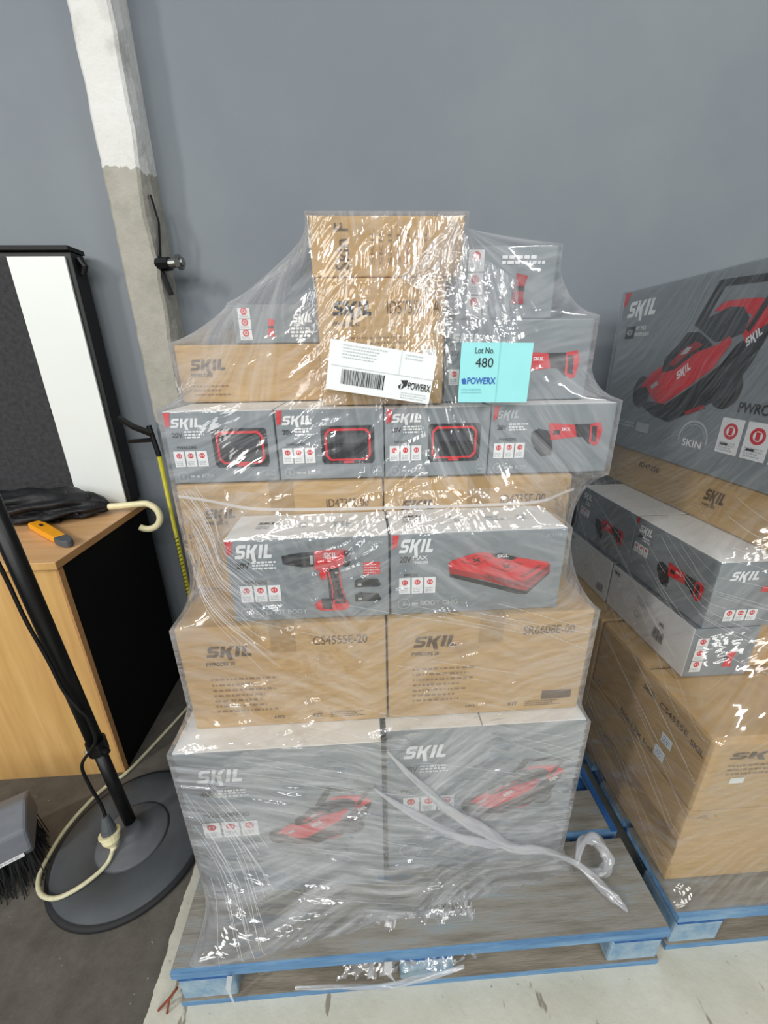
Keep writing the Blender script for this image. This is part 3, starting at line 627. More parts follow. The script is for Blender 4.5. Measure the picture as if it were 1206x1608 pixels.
A = front(b); A.text('20V', .012, .098, .02, .011, 'ink_black', .03); A.bars(.036, .096, .085, .112, 3, 'ink_white', 5); A.build('small_print', t); cards(front, b, t, .010, .036, .075, .034)
b = (.218, .435, .99, 1.22, 1.530, 1.672); BOXES_L.append(b)
t = thing('tool_box', (.33, 1.1, 1.53), 'grey box with a column of white feature cards, at the top right of the pile', 'box'); carton_body(b, t, 'card_grey', 'card_grey')
cards(front, b, t, .022, .006, .034, .128, 3, .08, True)
A = front(b); A.poly([(.12, .03), (.15, .03), (.147, .06), (.155, .085), (.13, .09), (.125, .06)], 'ink_red_dark'); A.rect(.127, .055, .149, .065, 'ink_dark'); A.build('product_picture', t)
A = front(b); A.bars(.095, .105, .19, .125, 2, 'ink_white', 5); A.build('small_print', t)

# ------------------------------------------------------------------ paper signs on the film
def sheet(name, c, w_, h, rot, mat, label, cat, tilt=0):
    """thin card; returns thing and an Art whose origin is its lower left corner"""
    c = Vector(c); ux = Vector((math.cos(rot), 0, math.sin(rot))); uy = Vector((-math.sin(rot), 0, math.cos(rot))); n = Vector((0, -1, 0))
    t = thing(name, c, label, cat); m = MB(); o = c-ux*w_/2-uy*h/2; vs = []
    nx = 12
    for k in (0, 1):
        for j in range(2):
            for i in range(nx+1):
                bend = 0.003*math.sin(i/nx*math.pi)
                vs.append(o+ux*w_*i/nx+uy*h*j+n*(-.0008*k+0*bend))
    row = nx+1; fs = []
    for i in range(nx):
        fs.append([i, i+1, row+i+1, row+i]); fs.append([2*row+i+1, 2*row+i, 3*row+i, 3*row+i+1])
        fs.append([i+1, i, 2*row+i, 2*row+i+1]); fs.append([row+i, row+i+1, 3*row+i+1, 3*row+i])
    fs += [[0, row, 3*row, 2*row], [row-1, 3*row-1, 4*row-1, 2*row-1]]
    m.add(vs, fs, mat); m.build('paper', t)
    return t, lambda: Art(o, ux, uy, n)
t, F_ = sheet('shipping_label', (.0425, .850, 1.425), .210, .093, R(-9.5), 'paper_white', 'white paper label with barcode stuck on the kraft carton', 'label')
A = F_(); A.bars(.025, .062, .120, .090, 5, 'ink_pale', 3, .35); A.bars(.148, .078, .185, .090, 2, 'ink_pale', 4, .35); A.line([(.006, .047), (.215, .047)], .0008, 'ink_pale'); A.line([(.14, .047), (.14, .094)], .0008, 'ink_pale'); A.bars(.15, .004, .205, .018, 3, 'ink_pale', 8, .4); A.build('small_print', t)
A = F_(); A.barcode(.028, .014, .112, .042, 'ink_dark', 4); A.build('barcode', t)
A = F_(); A.text('POWERX', .162, .023, .046, .014, 'ink_dark', .02); A.poly([(.146, .038), (.160, .040), (.160, .030), (.148, .020), (.152, .030)], 'ink_black'); A.poly([(.142, .026), (.148, .032), (.146, .020)], 'ink_dark'); A.build('logo', t)
t, F_ = sheet('lot_sign', (.272, .850, 1.420), .144, .114, R(-1), 'paper_blue', 'pale blue lot card reading 480 hanging on the film', 'sign')
A = F_(); A.text('Lot No.', .028, .094, .038, .011, 'ink_dark', .005); A.text('480', .030, .068, .036, .018, 'ink_dark', .0); A.build('lot_number', t)
A = F_(); A.text('POWERX', .016, .036, .058, .013, 'ink_blue', .02); A.poly([(.004, .045), (.010, .048), (.014, .043), (.013, .036), (.007, .036)], 'ink_blue'); A.bars(.006, .018, .050, .030, 2, 'paper_blue_dark', 4, .4); A.build('logo', t)
A = F_(); A.line([(.078, .002), (.078, .116)], .001, 'paper_blue_dark'); A.build('fold_line', t)

# ------------------------------------------------------------------ pallets
def pallet(x0, y0, label, edge=False):
    W = 1.18; D = 1.15; t = thing('pallet', (x0+W/2, y0+D/2, 0), label, 'pallet', 'blue wooden pallets')
    ys = [(0, .205, 0), (.222, .345, 1), (.40, .50, 1), (.525, .625, 1), (.65, .75, 1), (.80, .925, 1), (.94, 1.145, 0)]
    for a, b_, k in ys:
        m = MB(); m.box(x0, x0+W, y0+a, y0+b_, .128, .150, 'blue_worn', 'deck_worn')
        # blue rim left on the painted edge of the board
        m.add([(x0, y0+a, .1503), (x0+W, y0+a, .1503), (x0+W, y0+a+.009, .1503), (x0, y0+a+.009, .1503)], [[0, 1, 2, 3]], 'blue_worn')
        m.build('deck_board', t)
    for xx in (0, W/2-.07, W-.14):
        m = MB(); m.box(x0+xx+.01, x0+xx+.13, y0+.004, y0+D-.01, .108, .1278, 'blue_deep'); m.build('stringer_board', t)
        for yy in (0.006, D/2-.06, D-.13):
            m = MB(); m.box(x0+xx+.005, x0+xx+.135, y0+yy, y0+yy+.12, .022, .1078, 'block_blue'); m.build('block', t, bevel=.006)
    for yy in (0, D/2-.06, D-.13):
        m = MB(); m.box(x0+.0, x0+W, y0+yy+.003, y0+yy+.11, .0, .0218, 'blue_worn', 'under_worn'); m.build('bottom_board', t)
    if edge:
        m = MB(); m.box(x0+W-.016, x0+W+.001, y0+.222, y0+.9, .1505, .155, 'blue_deep'); m.build('edge_strip', t)
    return t
pallet(-.476, .521, 'blue wooden pallet under the tall film wrapped stack, white film tail on it', True)
pallet(.742, .545, 'blue wooden pallet at the right edge, under the kraft cartons')

# ------------------------------------------------------------------ right-hand stack
def add_r(b): BOXES_R.append(b); return b
def lg(b, t, u, v, w_, h, m='ink_kraft'): return logo_part(left, b, t, u, v, w_, h, m)
b = add_r((.757, 1.40, .62, 1.060, .152, .416)); t = kraft_box(b, 'bottom kraft carton at the near corner of the right pallet', tape=False)
A = left(b); A.rect(.0, .10, .44, .155, 'kraft_tape'); A.build('packing_tape', t, 'brown packing tape strip')
A = front(b); A.bars(.30, .10, .42, .2, 3, 'ink_kraft_faint', 3, .4); A.build('printed_text', t)
b = add_r((.757, 1.40, 1.064, 1.50, .152, .416)); t = kraft_box(b, 'bottom kraft carton at the far end of the right pallet', tape=False)
b = add_r((.755, 1.40, .615, 1.060, .418, .652)); t = kraft_box(b, 'kraft carton with two small white stickers on its side, on the right pallet', tape=False, bev=.012)
A = left(b); A.text('SKIL  CS4555E', .22, .172, .16, .016, 'ink_kraft', .01); A.text('SKIL', .39, .165, .04, .016, 'ink_kraft', .02); A.text('Skin Not Incl', .16, .02, .14, .018, 'ink_kraft', .01); A.build('printed_text', t)
A = left(b); A.rect(.315, .088, .350, .118, 'paper_white'); A.bars(.32, .092, .345, .113, 3, 'ink_blue', 3, .4); A.build('sticker', t, 'small white sticker with blue print'); A = left(b); A.rect(.305, .032, .340, .066, 'paper_white'); A.bars(.31, .037, .335, .060, 3, 'ink_blue', 4, .4); A.build('sticker', t, 'small white sticker with blue print')
A = front(b); A.logo(.045, .178, .16, .020, 'ink_kraft'); A.bars(.05, .125, .3, .165, 3, 'ink_kraft_faint', 4, .4); A.build('printed_text', t)
A = front(b); A.rect(.065, .10, .10, .118, 'paper_white'); A.build('sticker', t, 'small white sticker')
m = MB(); m.box(.80, 1.40, .80, .85, .6525, .6538, 'kraft_tape'); m.build('packing_tape', t); m = MB(); m.box(.757, 1.40, .838, .840, .6525, .6542, 'ink_kraft'); m.build('flap_seam', t)
b = add_r((.755, 1.40, 1.064, 1.50, .418, .652)); t = kraft_box(b, 'kraft carton with black logo, far end of the right pallet, under the white cartons', tape=False)
lg(b, t, .20, .155, .10, .034); A = left(b); A.bars(.20, .11, .33, .14, 2, 'ink_kraft', 3, .4); A.build('printed_text', t)
# white cartons lying on the kraft ones
for b, lb in (((.818, .992, .803, 1.154, .654, .806), 'white carton side with a barcode, lying nearest on the right pallet'), ((.818, .992, 1.159, 1.452, .654, .806), 'white carton side behind the barcoded white carton, on the right pallet')):
    add_r(b); near = b[2] < 1; t = thing('tool_box', ((b[0]+b[1])/2, (b[2]+b[3])/2, b[4]), lb, 'box'); carton_body(b, t, 'card_grey', 'card_grey_dark', None, 'card_soft_white')
    W = b[3]-b[2]; A = left(b); A.text('SKIL', .015, .125, .030, .012, 'ink_dark', .02)
    if near: A.barcode(.225, .035, .265, .070, 'ink_dark', 5, 20); A.text('SKIL', .24, .085, .018, .010, 'ink_dark_soft'); A.bars(.14, .09, .21, .12, 2, 'ink_pale', 4); A.ring(.15, .06, .012, .005, 'ink_pale')
    else: A.barcode(W-.06, .02, W-.025, .05, 'ink_dark', 5, 20); A.ring(.15, .06, .010, .004, 'ink_pale')
    A.build('printed_text', t)
    if near:
        cards(front, b, t, .014, .018, .030, .105, 3, .06, True)
        A = front(b); A.poly([(.10, .03), (.125, .03), (.122, .05), (.128, .075), (.108, .078), (.104, .05)], 'ink_red'); A.rect(.098, .05, .11, .062, 'ink_dark'); A.build('product_picture', t)
b = add_r((1.0, 1.45, .83, 1.45, .654, .806)); kraft_box(b, 'kraft carton beside the barcoded white carton, at the right edge', tape=False)
# long grey multi tool boxes
for b, lb in (((.832, 1.12, .802, 1.108, .808, .992), 'nearer grey multi tool box on the white cartons of the right pallet'), ((.832, 1.12, 1.111, 1.435, .808, .992), 'farther grey multi tool box on the white cartons of the right pallet')):
    add_r(b); t = thing('tool_box', ((b[0]+b[1])/2, (b[2]+b[3])/2, b[4]), lb, 'box', 'grey multi tool boxes on the right pallet'); carton_body(b, t, 'card_grey', 'card_white')
    lg(b, t, .018, .143, .062, .022, 'ink_white')
    A = left(b); multitool_art(A, 1.02, -.025, -.006); A.build('product_picture', t)
    A = left(b); A.text('20V', .018, .125, .020, .010, 'ink_black'); A.bars(.04, .118, .075, .135, 2, 'ink_white', 3); A.build('small_print', t)
    A = left(b); A.poly([(.002, .182), (.014, .182), (.010, .165), (.002, .160)], 'ink_red'); A.build('corner_mark', t, 'red corner mark')
    cards(left, b, t, .012, .076, .062, .030)
    if b[2] < 1:
        cards(front, b, t, .045, .02, .085, .032); A = front(b); A.poly([(.12, .10), (.19, .10), (.19, .12), (.12, .115)], 'ink_red'); A.logo(.03, .135, .08, .024, 'ink_white'); A.build('end_print', t)
b = add_r((.984, 1.50, .72, 1.58, .994, 1.128)); t = kraft_box(b, 'kraft carton under the large lawn mower box on the right pallet', tape=False)
lg(b, t, .515, .063, .075, .034); A = left(b); A.text('ID4735E', .22, .085, .10, .018, 'ink_kraft'); A.text('PWRCORE', .515, .045, .045, .009, 'ink_kraft'); A.build('printed_text', t)
# mower box
b = add_r((.972, 1.50, .70, 1.606, 1.130, 1.662)); t = thing('mower_box', (1.2, 1.15, 1.13), 'large grey box printed with a red lawn mower, on top of the right pallet', 'box')
carton_body(b, t, 'card_grey', 'card_grey')
A = left(b); mower_art(A, 0, 0, 1, 1); A.build('product_picture', t)
lg(b, t, .035, .445, .165, .050, 'ink_white')
A = left(b); A.poly([(.004, .528), (.04, .528), (.022, .49), (.004, .48)], 'ink_red'); A.build('corner_mark', t, 'red corner mark')
A = left(b); A.rect(.045, .375, .095, .415, 'ink_dark'); A.text('40V', .052, .385, .035, .020, 'ink_pale'); A.text('40V MAX', .10, .40, .055, .014, 'ink_white'); A.text('BRUSHLESS', .10, .382, .075, .011, 'ink_white')
A.text('PWRCORE 40', .585, .178, .18, .026, 'ink_black', .02); A.bars(.09, .075, .20, .098, 2, 'ink_pale', 4); A.rect(.205, .07, .27, .10, 'ink_pale'); A.build('small_print', t)
A = left(b); A.ring(.463, .085, .055, .006, 'ink_pale', 30, R(-10), R(190)); A.ring(.463, .085, .044, .002, 'ink_pale', 30, R(10), R(170)); A.text('SKIN', .428, .062, .072, .022, 'ink_white', .02); A.build('skin_badge', t)
for u in (.548, .626, .704): A = left(b); A.rect(u, .069, u+.068, .161, 'ink_white'); A.ring(u+.034, .128, .021, .008, 'ink_red'); A.rect(u+.028, .118, u+.040, .138, 'ink_red'); A.bars(u+.008, .074, u+.064, .100, 4, 'ink_pale', 3); A.rect(u+.012, .090, u+.035, .096, 'ink_dark'); A.build('feature_card', t, 'white feature card with red round mark')

# ------------------------------------------------------------------ stretch film: taut membrane round the boxes
def film_field(boxes, cx, cy, z0, z1, nth, nz, off=.006, it=1300, hw=.40):
    th = np.linspace(0, 2*math.pi, nth, endpoint=False); zs = np.linspace(z0, z1, nz)
    dx = np.cos(th); dy = np.sin(th); dth = 2*math.pi/nth
    Rm = np.full((nz, nth), .02)
    for b in boxes:
        x0, x1, y0, y1, a, c = b; x0 -= off; x1 += off; y0 -= off; y1 += off
        # farthest exit distance of the ray through the box
        with np.errstate(divide='ignore'):
            tx0 = (x0-cx)/dx; tx1 = (x1-cx)/dx; ty0 = (y0-cy)/dy; ty1 = (y1-cy)/dy
        tn = np.maximum(np.minimum(tx0, tx1), np.minimum(ty0, ty1)); tf = np.minimum(np.maximum(tx0, tx1), np.maximum(ty0, ty1))
        r = np.where((tf > 0) & (tf >= tn), tf, .02)
        # box corners that fall between two rays are kept by sampling them too
        for px, py in ((x0, y0), (x1, y0), (x0, y1), (x1, y1)):
            a_ = math.atan2(py-cy, px-cx) % (2*math.pi); k = int(round(a_/dth)) % nth; r[k] = max(r[k], math.hypot(px-cx, py-cy))
        zi = (zs >= a-off) & (zs <= c+off)
        Rm[zi] = np.maximum(Rm[zi], r)
    U = 1/Rm; u = U.copy(); c2 = 2*math.cos(dth)
    for _ in range(it):
        hor = (np.roll(u, 1, 1)+np.roll(u, -1, 1))/c2
        rr = 1/u; up_ = np.vstack([rr[1:], rr[-1:]]); dn = np.vstack([rr[:1], rr[:-1]])
        ver = 1/((up_+dn)/2)
        new = hw*hor+(1-hw)*ver
        new = np.maximum(new, .1)
        new[0] = U[0]; new[-1] = U[-1]
        u = np.minimum(U, new)
    return th, zs, 1/u, cx, cy
def film_mesh(name, F, mats, parent, zsplit=None, cap=True):
    th, zs, r, cx, cy = F; nz, nth = r.shape
    rd = np.random.RandomState(3); X = cx+r*np.cos(th); Y = cy+r*np.sin(th)
    vs = [(X[i, j], Y[i, j], zs[i]) for i in range(nz) for j in range(nth)]
    fs = [[i*nth+j, i*nth+(j+1) % nth, (i+1)*nth+(j+1) % nth, (i+1)*nth+j] for i in range(nz-1) for j in range(nth)]
    if cap:
        vs.append((cx, cy, zs[-1]+.003)); fs += [[(nz-1)*nth+j, (nz-1)*nth+(j+1) % nth, nz*nth] for j in range(nth)]
    me = bpy.data.meshes.new(name); me.from_pydata(vs, [], fs)
    uv = me.uv_layers.new(name='UVMap')
    arc = .55
    for p in me.polygons:
        p.use_smooth = True
        for li in p.loop_indices:
            vi = me.loops[li].vertex_index; i, j = divmod(vi, nth)
            if vi >= nz*nth: uv.data[li].uv = (0, zs[-1]+.2); continue
            jj = j
            if j == 0 and p.index % nth == nth-1 and p.index < (nz-1)*nth: jj = nth
            uv.data[li].uv = (th[1]*jj*arc, zs[i])
    for m in mats: me.materials.append(MATS[m])
    if zsplit:
        for p in me.polygons:
            if p.center.z < zsplit: p.material_index = 1
            elif p.center.z < 1.20: p.material_index = 2
    o = bpy.data.objects.new(name, me); C.objects.link(o)
    o.parent = parent; o.matrix_parent_inverse = Matrix.Translation(-Vector(parent.location)); return o
def film_pt(F, x, z, off=.004, side='front'):
    th, zs, r, cx, cy = F; i = int(np.clip(np.searchsorted(zs, z), 1, len(zs)-1)); f_ = (z-zs[i-1])/(zs[i]-zs[i-1]); rr = r[i-1]*(1-f_)+r[i]*f_
    X = cx+(rr+off)*np.cos(th); Y = cy+(rr+off)*np.sin(th)
    if side == 'front':
        m_ = (np.sin(th) < -.05); d = np.where(m_, np.abs(X-x), 9)
    else:
        m_ = (np.cos(th) < -.05); d = np.where(m_, np.abs(Y-x), 9)
    o = np.argsort(d)[:2]; d0, d1 = d[o[0]], d[o[1]]; k = d1/(d0+d1+1e-9)
    return (X[o[0]]*k+X[o[1]]*(1-k), Y[o[0]]*k+Y[o[1]]*(1-k), z)
def ribbon(pts, w_, m, mb, nrm=None, twist=0, uvs=False):
    pts = [Vector(p) for p in pts]; vs = []
    for i, p in enumerate(pts):
        t_ = (pts[min(i+1, len(pts)-1)]-pts[max(i-1, 0)]).normalized(); n = Vector(nrm or (0, -1, .1)); sd = t_.cross(n).normalized()
        if twist: sd = Matrix.Rotation(twist*i, 3, t_) @ sd
        ww = w_[i] if isinstance(w_, (list, tuple)) else w_
        vs += [p-sd*ww/2, p, p+sd*ww/2]
    fs = []
    for i in range(len(pts)-1):
        a = 3*i; fs += [[a, a+1, a+4, a+3], [a+1, a+2, a+5, a+4]]
    mb.add(vs, fs, m)
wrap = thing('stretch_film', (.05, 1.0, .15), 'clear wrinkled plastic stretch film wrapped round the tall middle stack', 'plastic film')
feet = [(-.425+.03*k, -.35+.03*k, .535+.0042*k, 1.2, .145, .156) for k in range(30)]
FL = film_field(BOXES_L+feet, .07, 1.06, .150, 1.715, 320, 190)
film_mesh('film_sheet', FL, ['film_top', 'film_low', 'film'], wrap, .66)
# loose strands and edges of film layers running over the sheet
rd = random.Random(11)
S = MB()
def strand(F, a, b, w_, mb, n=14, m='film_strand', side='front', off=.005):
    pts = [film_pt(F, a[0]+(b[0]-a[0])*k/n, a[1]+(b[1]-a[1])*k/n, off, side) for k in range(n+1)]
    ribbon(pts, w_, m, mb, (0, -1, .1) if side == 'front' else (-1, 0, .1))
strand(FL, (-.40, 1.178), (.47, 1.172), .006, S, 30)
for k in range(34):
    z = 1.21-rd.random()*.20; x = -.405+rd.random()*.05; strand(FL, (x, z), (x+.12+rd.random()*.06, z-.13-rd.random()*.05), .0009, S, 8, off=.003)
for k in range(26):
    z = .60-rd.random()*.36; x = -.425+rd.random()*.10; strand(FL, (x, z), (x+.05+rd.random()*.06, z-.14-rd.random()*.06), .0011, S, 8, off=.003)
for k in range(34):
    x = -.38+rd.random()*.75; z = 1.0-rd.random()*.8; l = .08+rd.random()*.25; strand(FL, (x, z), (min(.48, x+l), z-l*.22-rd.random()*.03), .0008, S, off=.003)
S.build('film_strands', wrap)
# twisted film rope across the lower front, ending in a tail on the pallet
def rope(pts, ws, name, tw=.9):
    P = smooth_path(pts, 10); mb = MB(); n = len(P); W_ = [np.interp(i/(n-1), np.linspace(0, 1, len(ws)), ws) for i in range(n)]
    m = 'film_rope'; nn = 14; vs = []; ref = None
    for i, p in enumerate(P):
        t_ = (P[min(i+1, n-1)]-P[max(i-1, 0)]).normalized()
        ref = t_.orthogonal().normalized() if ref is None else (ref-t_*ref.dot(t_)).normalized(); q = t_.cross(ref)
        for j in range(nn):
            a = 2*math.pi*j/nn; rr = W_[i]*(1+.35*math.sin(3*a+i*.35)+.15*math.sin(5*a-i*.6)); vs.append(p+(ref*math.cos(a)+q*math.sin(a))*rr)
    fs = [[i*nn+j, i*nn+(j+1) % nn, (i+1)*nn+(j+1) % nn, (i+1)*nn+j] for i in range(n-1) for j in range(nn)]
    mb.add(vs, fs, m); return mb.build(name, wrap, smooth=True)
def fp(x, z, off=.012): return film_pt(FL, x, z, off)
rope([fp(.033, .637, .004), fp(.093, .541, .006), fp(.171, .447, .010), fp(.27, .356, .012), fp(.341, .297, .016), (.426, .648, .262), (.52, .648, .205), (.574, .614, .170), (.600, .585, .164), (.619, .561, .157)], [.002, .006, .010, .012, .010, .007, .006, .011, .010, .003], 'film_tail')
rope([fp(.0, .53, .004), fp(.079, .450, .006), fp(.174, .372, .008), fp(.275, .320, .012), fp(.335, .302, .016)], [.002, .007, .009, .008, .005], 'film_tail')
rope([(.525, .645, .200), (.560, .685, .222), (.600, .69, .215), (.622, .665, .185), (.600, .640, .165), (.560, .648, .166)], [.004, .010, .013, .013, .011, .005], 'film_loop')
def crumple(name, corners, nx, ny, amp, seed, mat, parent, holes=0):
    """crumpled loose sheet spanned between four corners (ll, lr, ur, ul)"""
    a, b_, c, d = [Vector(p) for p in corners]; rs = np.random.RandomState(seed); vs = []
    ph = rs.rand(8)*6.28; fr = rs.uniform(1.5, 7, 8); an = rs.rand(8)*6.28
    for j in range(ny+1):
        for i in range(nx+1):
            u, v = i/nx, j/ny; p = (a*(1-u)+b_*u)*(1-v)+(d*(1-u)+c*u)*v
            e = sum(math.sin((math.cos(an[k])*u+math.sin(an[k])*v)*fr[k]*6+ph[k])/fr[k]**.5 for k in range(8))*amp
            ed = .35+.65*min(1, 4*min(u, 1-u, v, 1-v)+.2)
            vs.append(p+Vector((rs.uniform(-1, 1)*amp*.5, -abs(e)*ed-rs.rand()*amp*.5, rs.uniform(-1, 1)*amp*.5+e*.3)))
    fs = []
    for j in range(ny):
        for i in range(nx):
            if holes and (rs.rand() < holes*(1.4 if min(i, j, nx-1-i) < 2 else .5)): continue
            k = j*(nx+1)+i; fs.append([k, k+1, k+nx+2, k+nx+1])
    me = bpy.data.meshes.new(name); me.from_pydata(vs, [], fs); uv = me.uv_layers.new(name='UVMap')
    for p in me.polygons:
        p.use_smooth = True
        for li in p.loop_indices:
            vi = me.loops[li].vertex_index; uv.data[li].uv = ((vi % (nx+1))/nx*.3+seed*.37, (vi//(nx+1))/ny*.3)
    me.materials.append(MATS[mat]); o = bpy.data.objects.new(name, me); C.objects.link(o); o.parent = parent; o.matrix_parent_inverse = Matrix.Translation(-Vector(parent.location)); return o
# white bunched film over the top right of the pile
crumple('bunched_film', [fp(.150, 1.50, .004), fp(.33, 1.44, .006), fp(.34, 1.60, .005), fp(.215, 1.655, .004)], 44, 44, .0022, 5, 'film_bunch', wrap)
crumple('bunched_film', [fp(.085, 1.600, .004), fp(.200, 1.53, .004), fp(.225, 1.66, .004), fp(.195, 1.705, .004)], 34, 34, .0022, 8, 'film_bunch', wrap)
# torn scraps at the bottom front edge
crumple('torn_film', [(-.10, .508, .105), (.16, .52, .10), (.22, .60, .158), (-.05, .60, .158)], 26, 14, .007, 12, 'film_bunch', wrap, .22)
crumple('torn_film', [(.10, .512, .115), (.235, .52, .125), (.25, .63, .165), (.15, .62, .165)], 16, 16, .007, 13, 'film_bunch', wrap, .25)
rope([(-.20, .513, .07), (-.08, .51, .06), (.02, .508, .055), (.10, .508, .075), (.20, .512, .10)], [.003, .004, .005, .006, .003], 'torn_film')
S = MB(); ribbon([(-.34, .512, .148), (-.352, .512, .09), (-.348, .512, .02)], .012, 'film_strand', S, (0, -1, 0), .3); S.build('torn_film', wrap); S = MB(); ribbon([(.02, .512, .148), (.018, .511, .10), (.03, .511, .07)], .018, 'film_strand', S, (0, -1, 0), .3); S.build('torn_film', wrap)

wrap2 = thing('stretch_film', (1.1, 1.1, .15), 'clear plastic stretch film wrapped round the boxes of the right pallet', 'plastic film')
FR = film_field(BOXES_R+[(.745, 1.45, .56, 1.5, .148, .158)], 1.18, 1.12, .150, 1.672, 300, 170, it=700)
film_mesh('film_sheet', FR, ['film_right'], wrap2)
S = MB()
for k in range(70):
    y = 1.55-rd.random()*.75; z = 1.16-rd.random()*.95; l = .15+rd.random()*.35
    y2 = max(.62, y-l); strand(FR, (y, z), (y2, z-(y-y2)*(.35+rd.random()*.25)), .0007+rd.random()*.0008, S, 12, side='left')
S.build('film_strands', wrap2)

# ------------------------------------------------------------------ cabinet and what stands on it
t = thing('cabinet', (-1.35, 1.43, 0), 'oak veneer cabinet with black side panel at the left edge', 'cabinet')
m = MB(); m.box(-1.80, -.925, 1.135, 1.70, .872, .897, 'wood_edge', 'oak_top', 'oak_front'); m.build('top_board', t, bevel=.002)
m = MB(); m.box(-1.79, -.940, 1.150, 1.166, .0, .870, 'oak_front'); m.build('door', t)
m = MB(); m.box(-.940, -.932, 1.145, 1.166, .0, .871, 'wood_edge'); m.build('edge_band', t)
m = MB(); m.box(-.956, -.934, 1.1665, 1.69, .0, .870, 'black_board'); m.build('side_panel', t, 0)['label'] = 'black side panel'
m = MB(); m.box(-1.79, -.957, 1.1665, 1.69, .04, .870, 'black_board'); m.build('carcass', t)

t = thing('display_panel', (-1.3, 1.68, .9), 'tall dark felt panel with a white strip, standing on the cabinet', 'panel')
m = MB(); z0, z1 = .900, 1.815
m.box(-1.75, -.985, 1.69, 1.765, z0, z1, 'black_paint'); m.build('frame', t, bevel=.004)
m = MB(); m.box(-1.75, -1.197, 1.6815, 1.689, z0, z1-.018, 'felt_grey'); m.build('felt_sheet', t)
m = MB(); m.box(-1.195, -1.003, 1.6815, 1.689, z0, z1-.018, 'panel_white'); m.build('white_strip', t, 0)['label'] = 'white vertical strip'
m = MB(); m.box(-1.76, -.982, 1.675, 1.768, z1+.0005, z1+.014, 'dome_rubber'); m.build('top_rail', t)
m = MB(); m.tube([(-.984, 1.73, 1.80), (-.97, 1.73, 1.775), (-.984, 1.73, 1.75)], .012, 'black_metal', 8); m.build('hinge', t)

# umbrella with cream crook handle lying on the cabinet
t = thing('umbrella', (-1.2, 1.55, .9), 'folded black umbrella with a cream crook handle, lying on the cabinet', 'umbrella')
def canopy():
    P = smooth_path([(-1.62, 1.55, .935), (-1.40, 1.545, .945), (-1.22, 1.54, .950), (-1.08, 1.54, .945), (-.99, 1.545, .930)], 10); m = MB(); n = len(P); nn = 48; vs = []
    for i, p in enumerate(P):
        k = i/(n-1); ry = np.interp(k, [0, .3, .6, .85, 1], [.075, .10, .095, .05, .012]); rz = np.interp(k, [0, .3, .6, .85, 1], [.030, .042, .050, .030, .010])
        for j in range(nn):
            a = 2*math.pi*j/nn; f_ = 1+.30*abs(math.sin(4*a+k*5))-.12+.16*math.sin(7*a+14*k)+.12*math.sin(31*k+2*a)
            vs.append((p.x+.02*math.sin(5*a+k*4)*(1-k), p.y+ry*math.cos(a)*f_, max(.899, p.z+rz*math.sin(a)*f_)))
    fs = [[i*nn+j, i*nn+(j+1) % nn, (i+1)*nn+(j+1) % nn, (i+1)*nn+j] for i in range(n-1) for j in range(nn)]
    fs += [[j for j in range(nn)][::-1], [(n-1)*nn+j for j in range(nn)]]
    m.add(vs, fs, 'black_cloth'); cano = m.build('canopy', t, smooth=True)
    for (a, b_, c) in (((-1.17, 1.50, .93), (-1.06, 1.47, .925), (-1.12, 1.53, 1.01)), ((-1.10, 1.52, .94), (-1.03, 1.53, .93), (-1.045, 1.53, .985)), ((-1.27, 1.46, .905), (-1.12, 1.455, .903), (-1.18, 1.50, .965))):
        q = MB(); A_, B_, C_ = map(Vector, (a, b_, c)); g = Vector((0, .006, 0))
        q.add([A_, B_, C_, A_+g, B_+g, C_+g], [[0, 1, 2], [5, 4, 3], [0, 3, 4, 1], [1, 4, 5, 2], [2, 5, 3, 0]], 'black_cloth'); q.build('canopy_flap', cano)
canopy()
hx, hy = -.86, 1.552
P = [(-.992, 1.545, .928), (-.93, 1.55, .930), (hx, hy, .934)]
for k in range(1, 13):
    a = R(90-k*18); P.append((hx+.052*math.cos(a), hy-.01*k/12, .882+.052*math.sin(a)))
m = MB(); m.tube(smooth_path(P, 4), .0125, 'cream_plastic', 14); m.build('handle', t, smooth=True)['label'] = 'cream crook handle'

# box cutter
t = thing('box_cutter', (-1.05, 1.34, .898), 'yellow box cutter with a grey tip on the cabinet top', 'knife')
def cutter():
    a = Vector((-1.19, 1.430, .910)); b_ = Vector((-1.005, 1.285, .910)); d = (b_-a).normalized(); s = d.cross(Vector((0, 0, 1))); m = MB(); vs = []
    L_ = (b_-a).length
    prof = [(0, .014), (.02, .021), (.5, .021), (.8, .019), (1, .017)]
    for k, h in prof:
        for (q, z) in ((-1, -.011), (1, -.011), (1, .011), (-1, .011)): vs.append(a+d*L_*k+s*h*q+Vector((0, 0, z)))
    fs = [[i*4+j, i*4+(j+1) % 4, (i+1)*4+(j+1) % 4, (i+1)*4+j] for i in range(4) for j in range(4)]+[[3, 2, 1, 0], [16, 17, 18, 19]]
    m.add(vs, fs, 'knife_yellow'); m.build('handle', t, bevel=.004)
    m = MB(); p0 = b_+d*.001; vs = []
    for k, h in ((0, .019), (.03, .020), (.06, .016), (.075, .006)):
        for (q, z) in ((-1, -.011), (1, -.011), (1, .012), (-1, .012)): vs.append(p0+d*k+s*h*q+Vector((0, 0, z)))
    fs = [[i*4+j, i*4+(j+1) % 4, (i+1)*4+(j+1) % 4, (i+1)*4+j] for i in range(3) for j in range(4)]+[[3, 2, 1, 0], [12, 13, 14, 15]]
    m.add(vs, fs, 'knife_grey'); m.build('grip_tip', t, bevel=.004)['label'] = 'dark grey tip'
    m = MB(); m.box(-.012, .012, -.004, .004, 0, .003, 'ink_dark'); o = m.build('slider', t); o.matrix_parent_inverse = Matrix.Identity(4)
    o.location = (a+d*.07)-Vector(t.location)+Vector((0, 0, .011)); o.rotation_euler = (0, 0, math.atan2(d.y, d.x))
cutter()

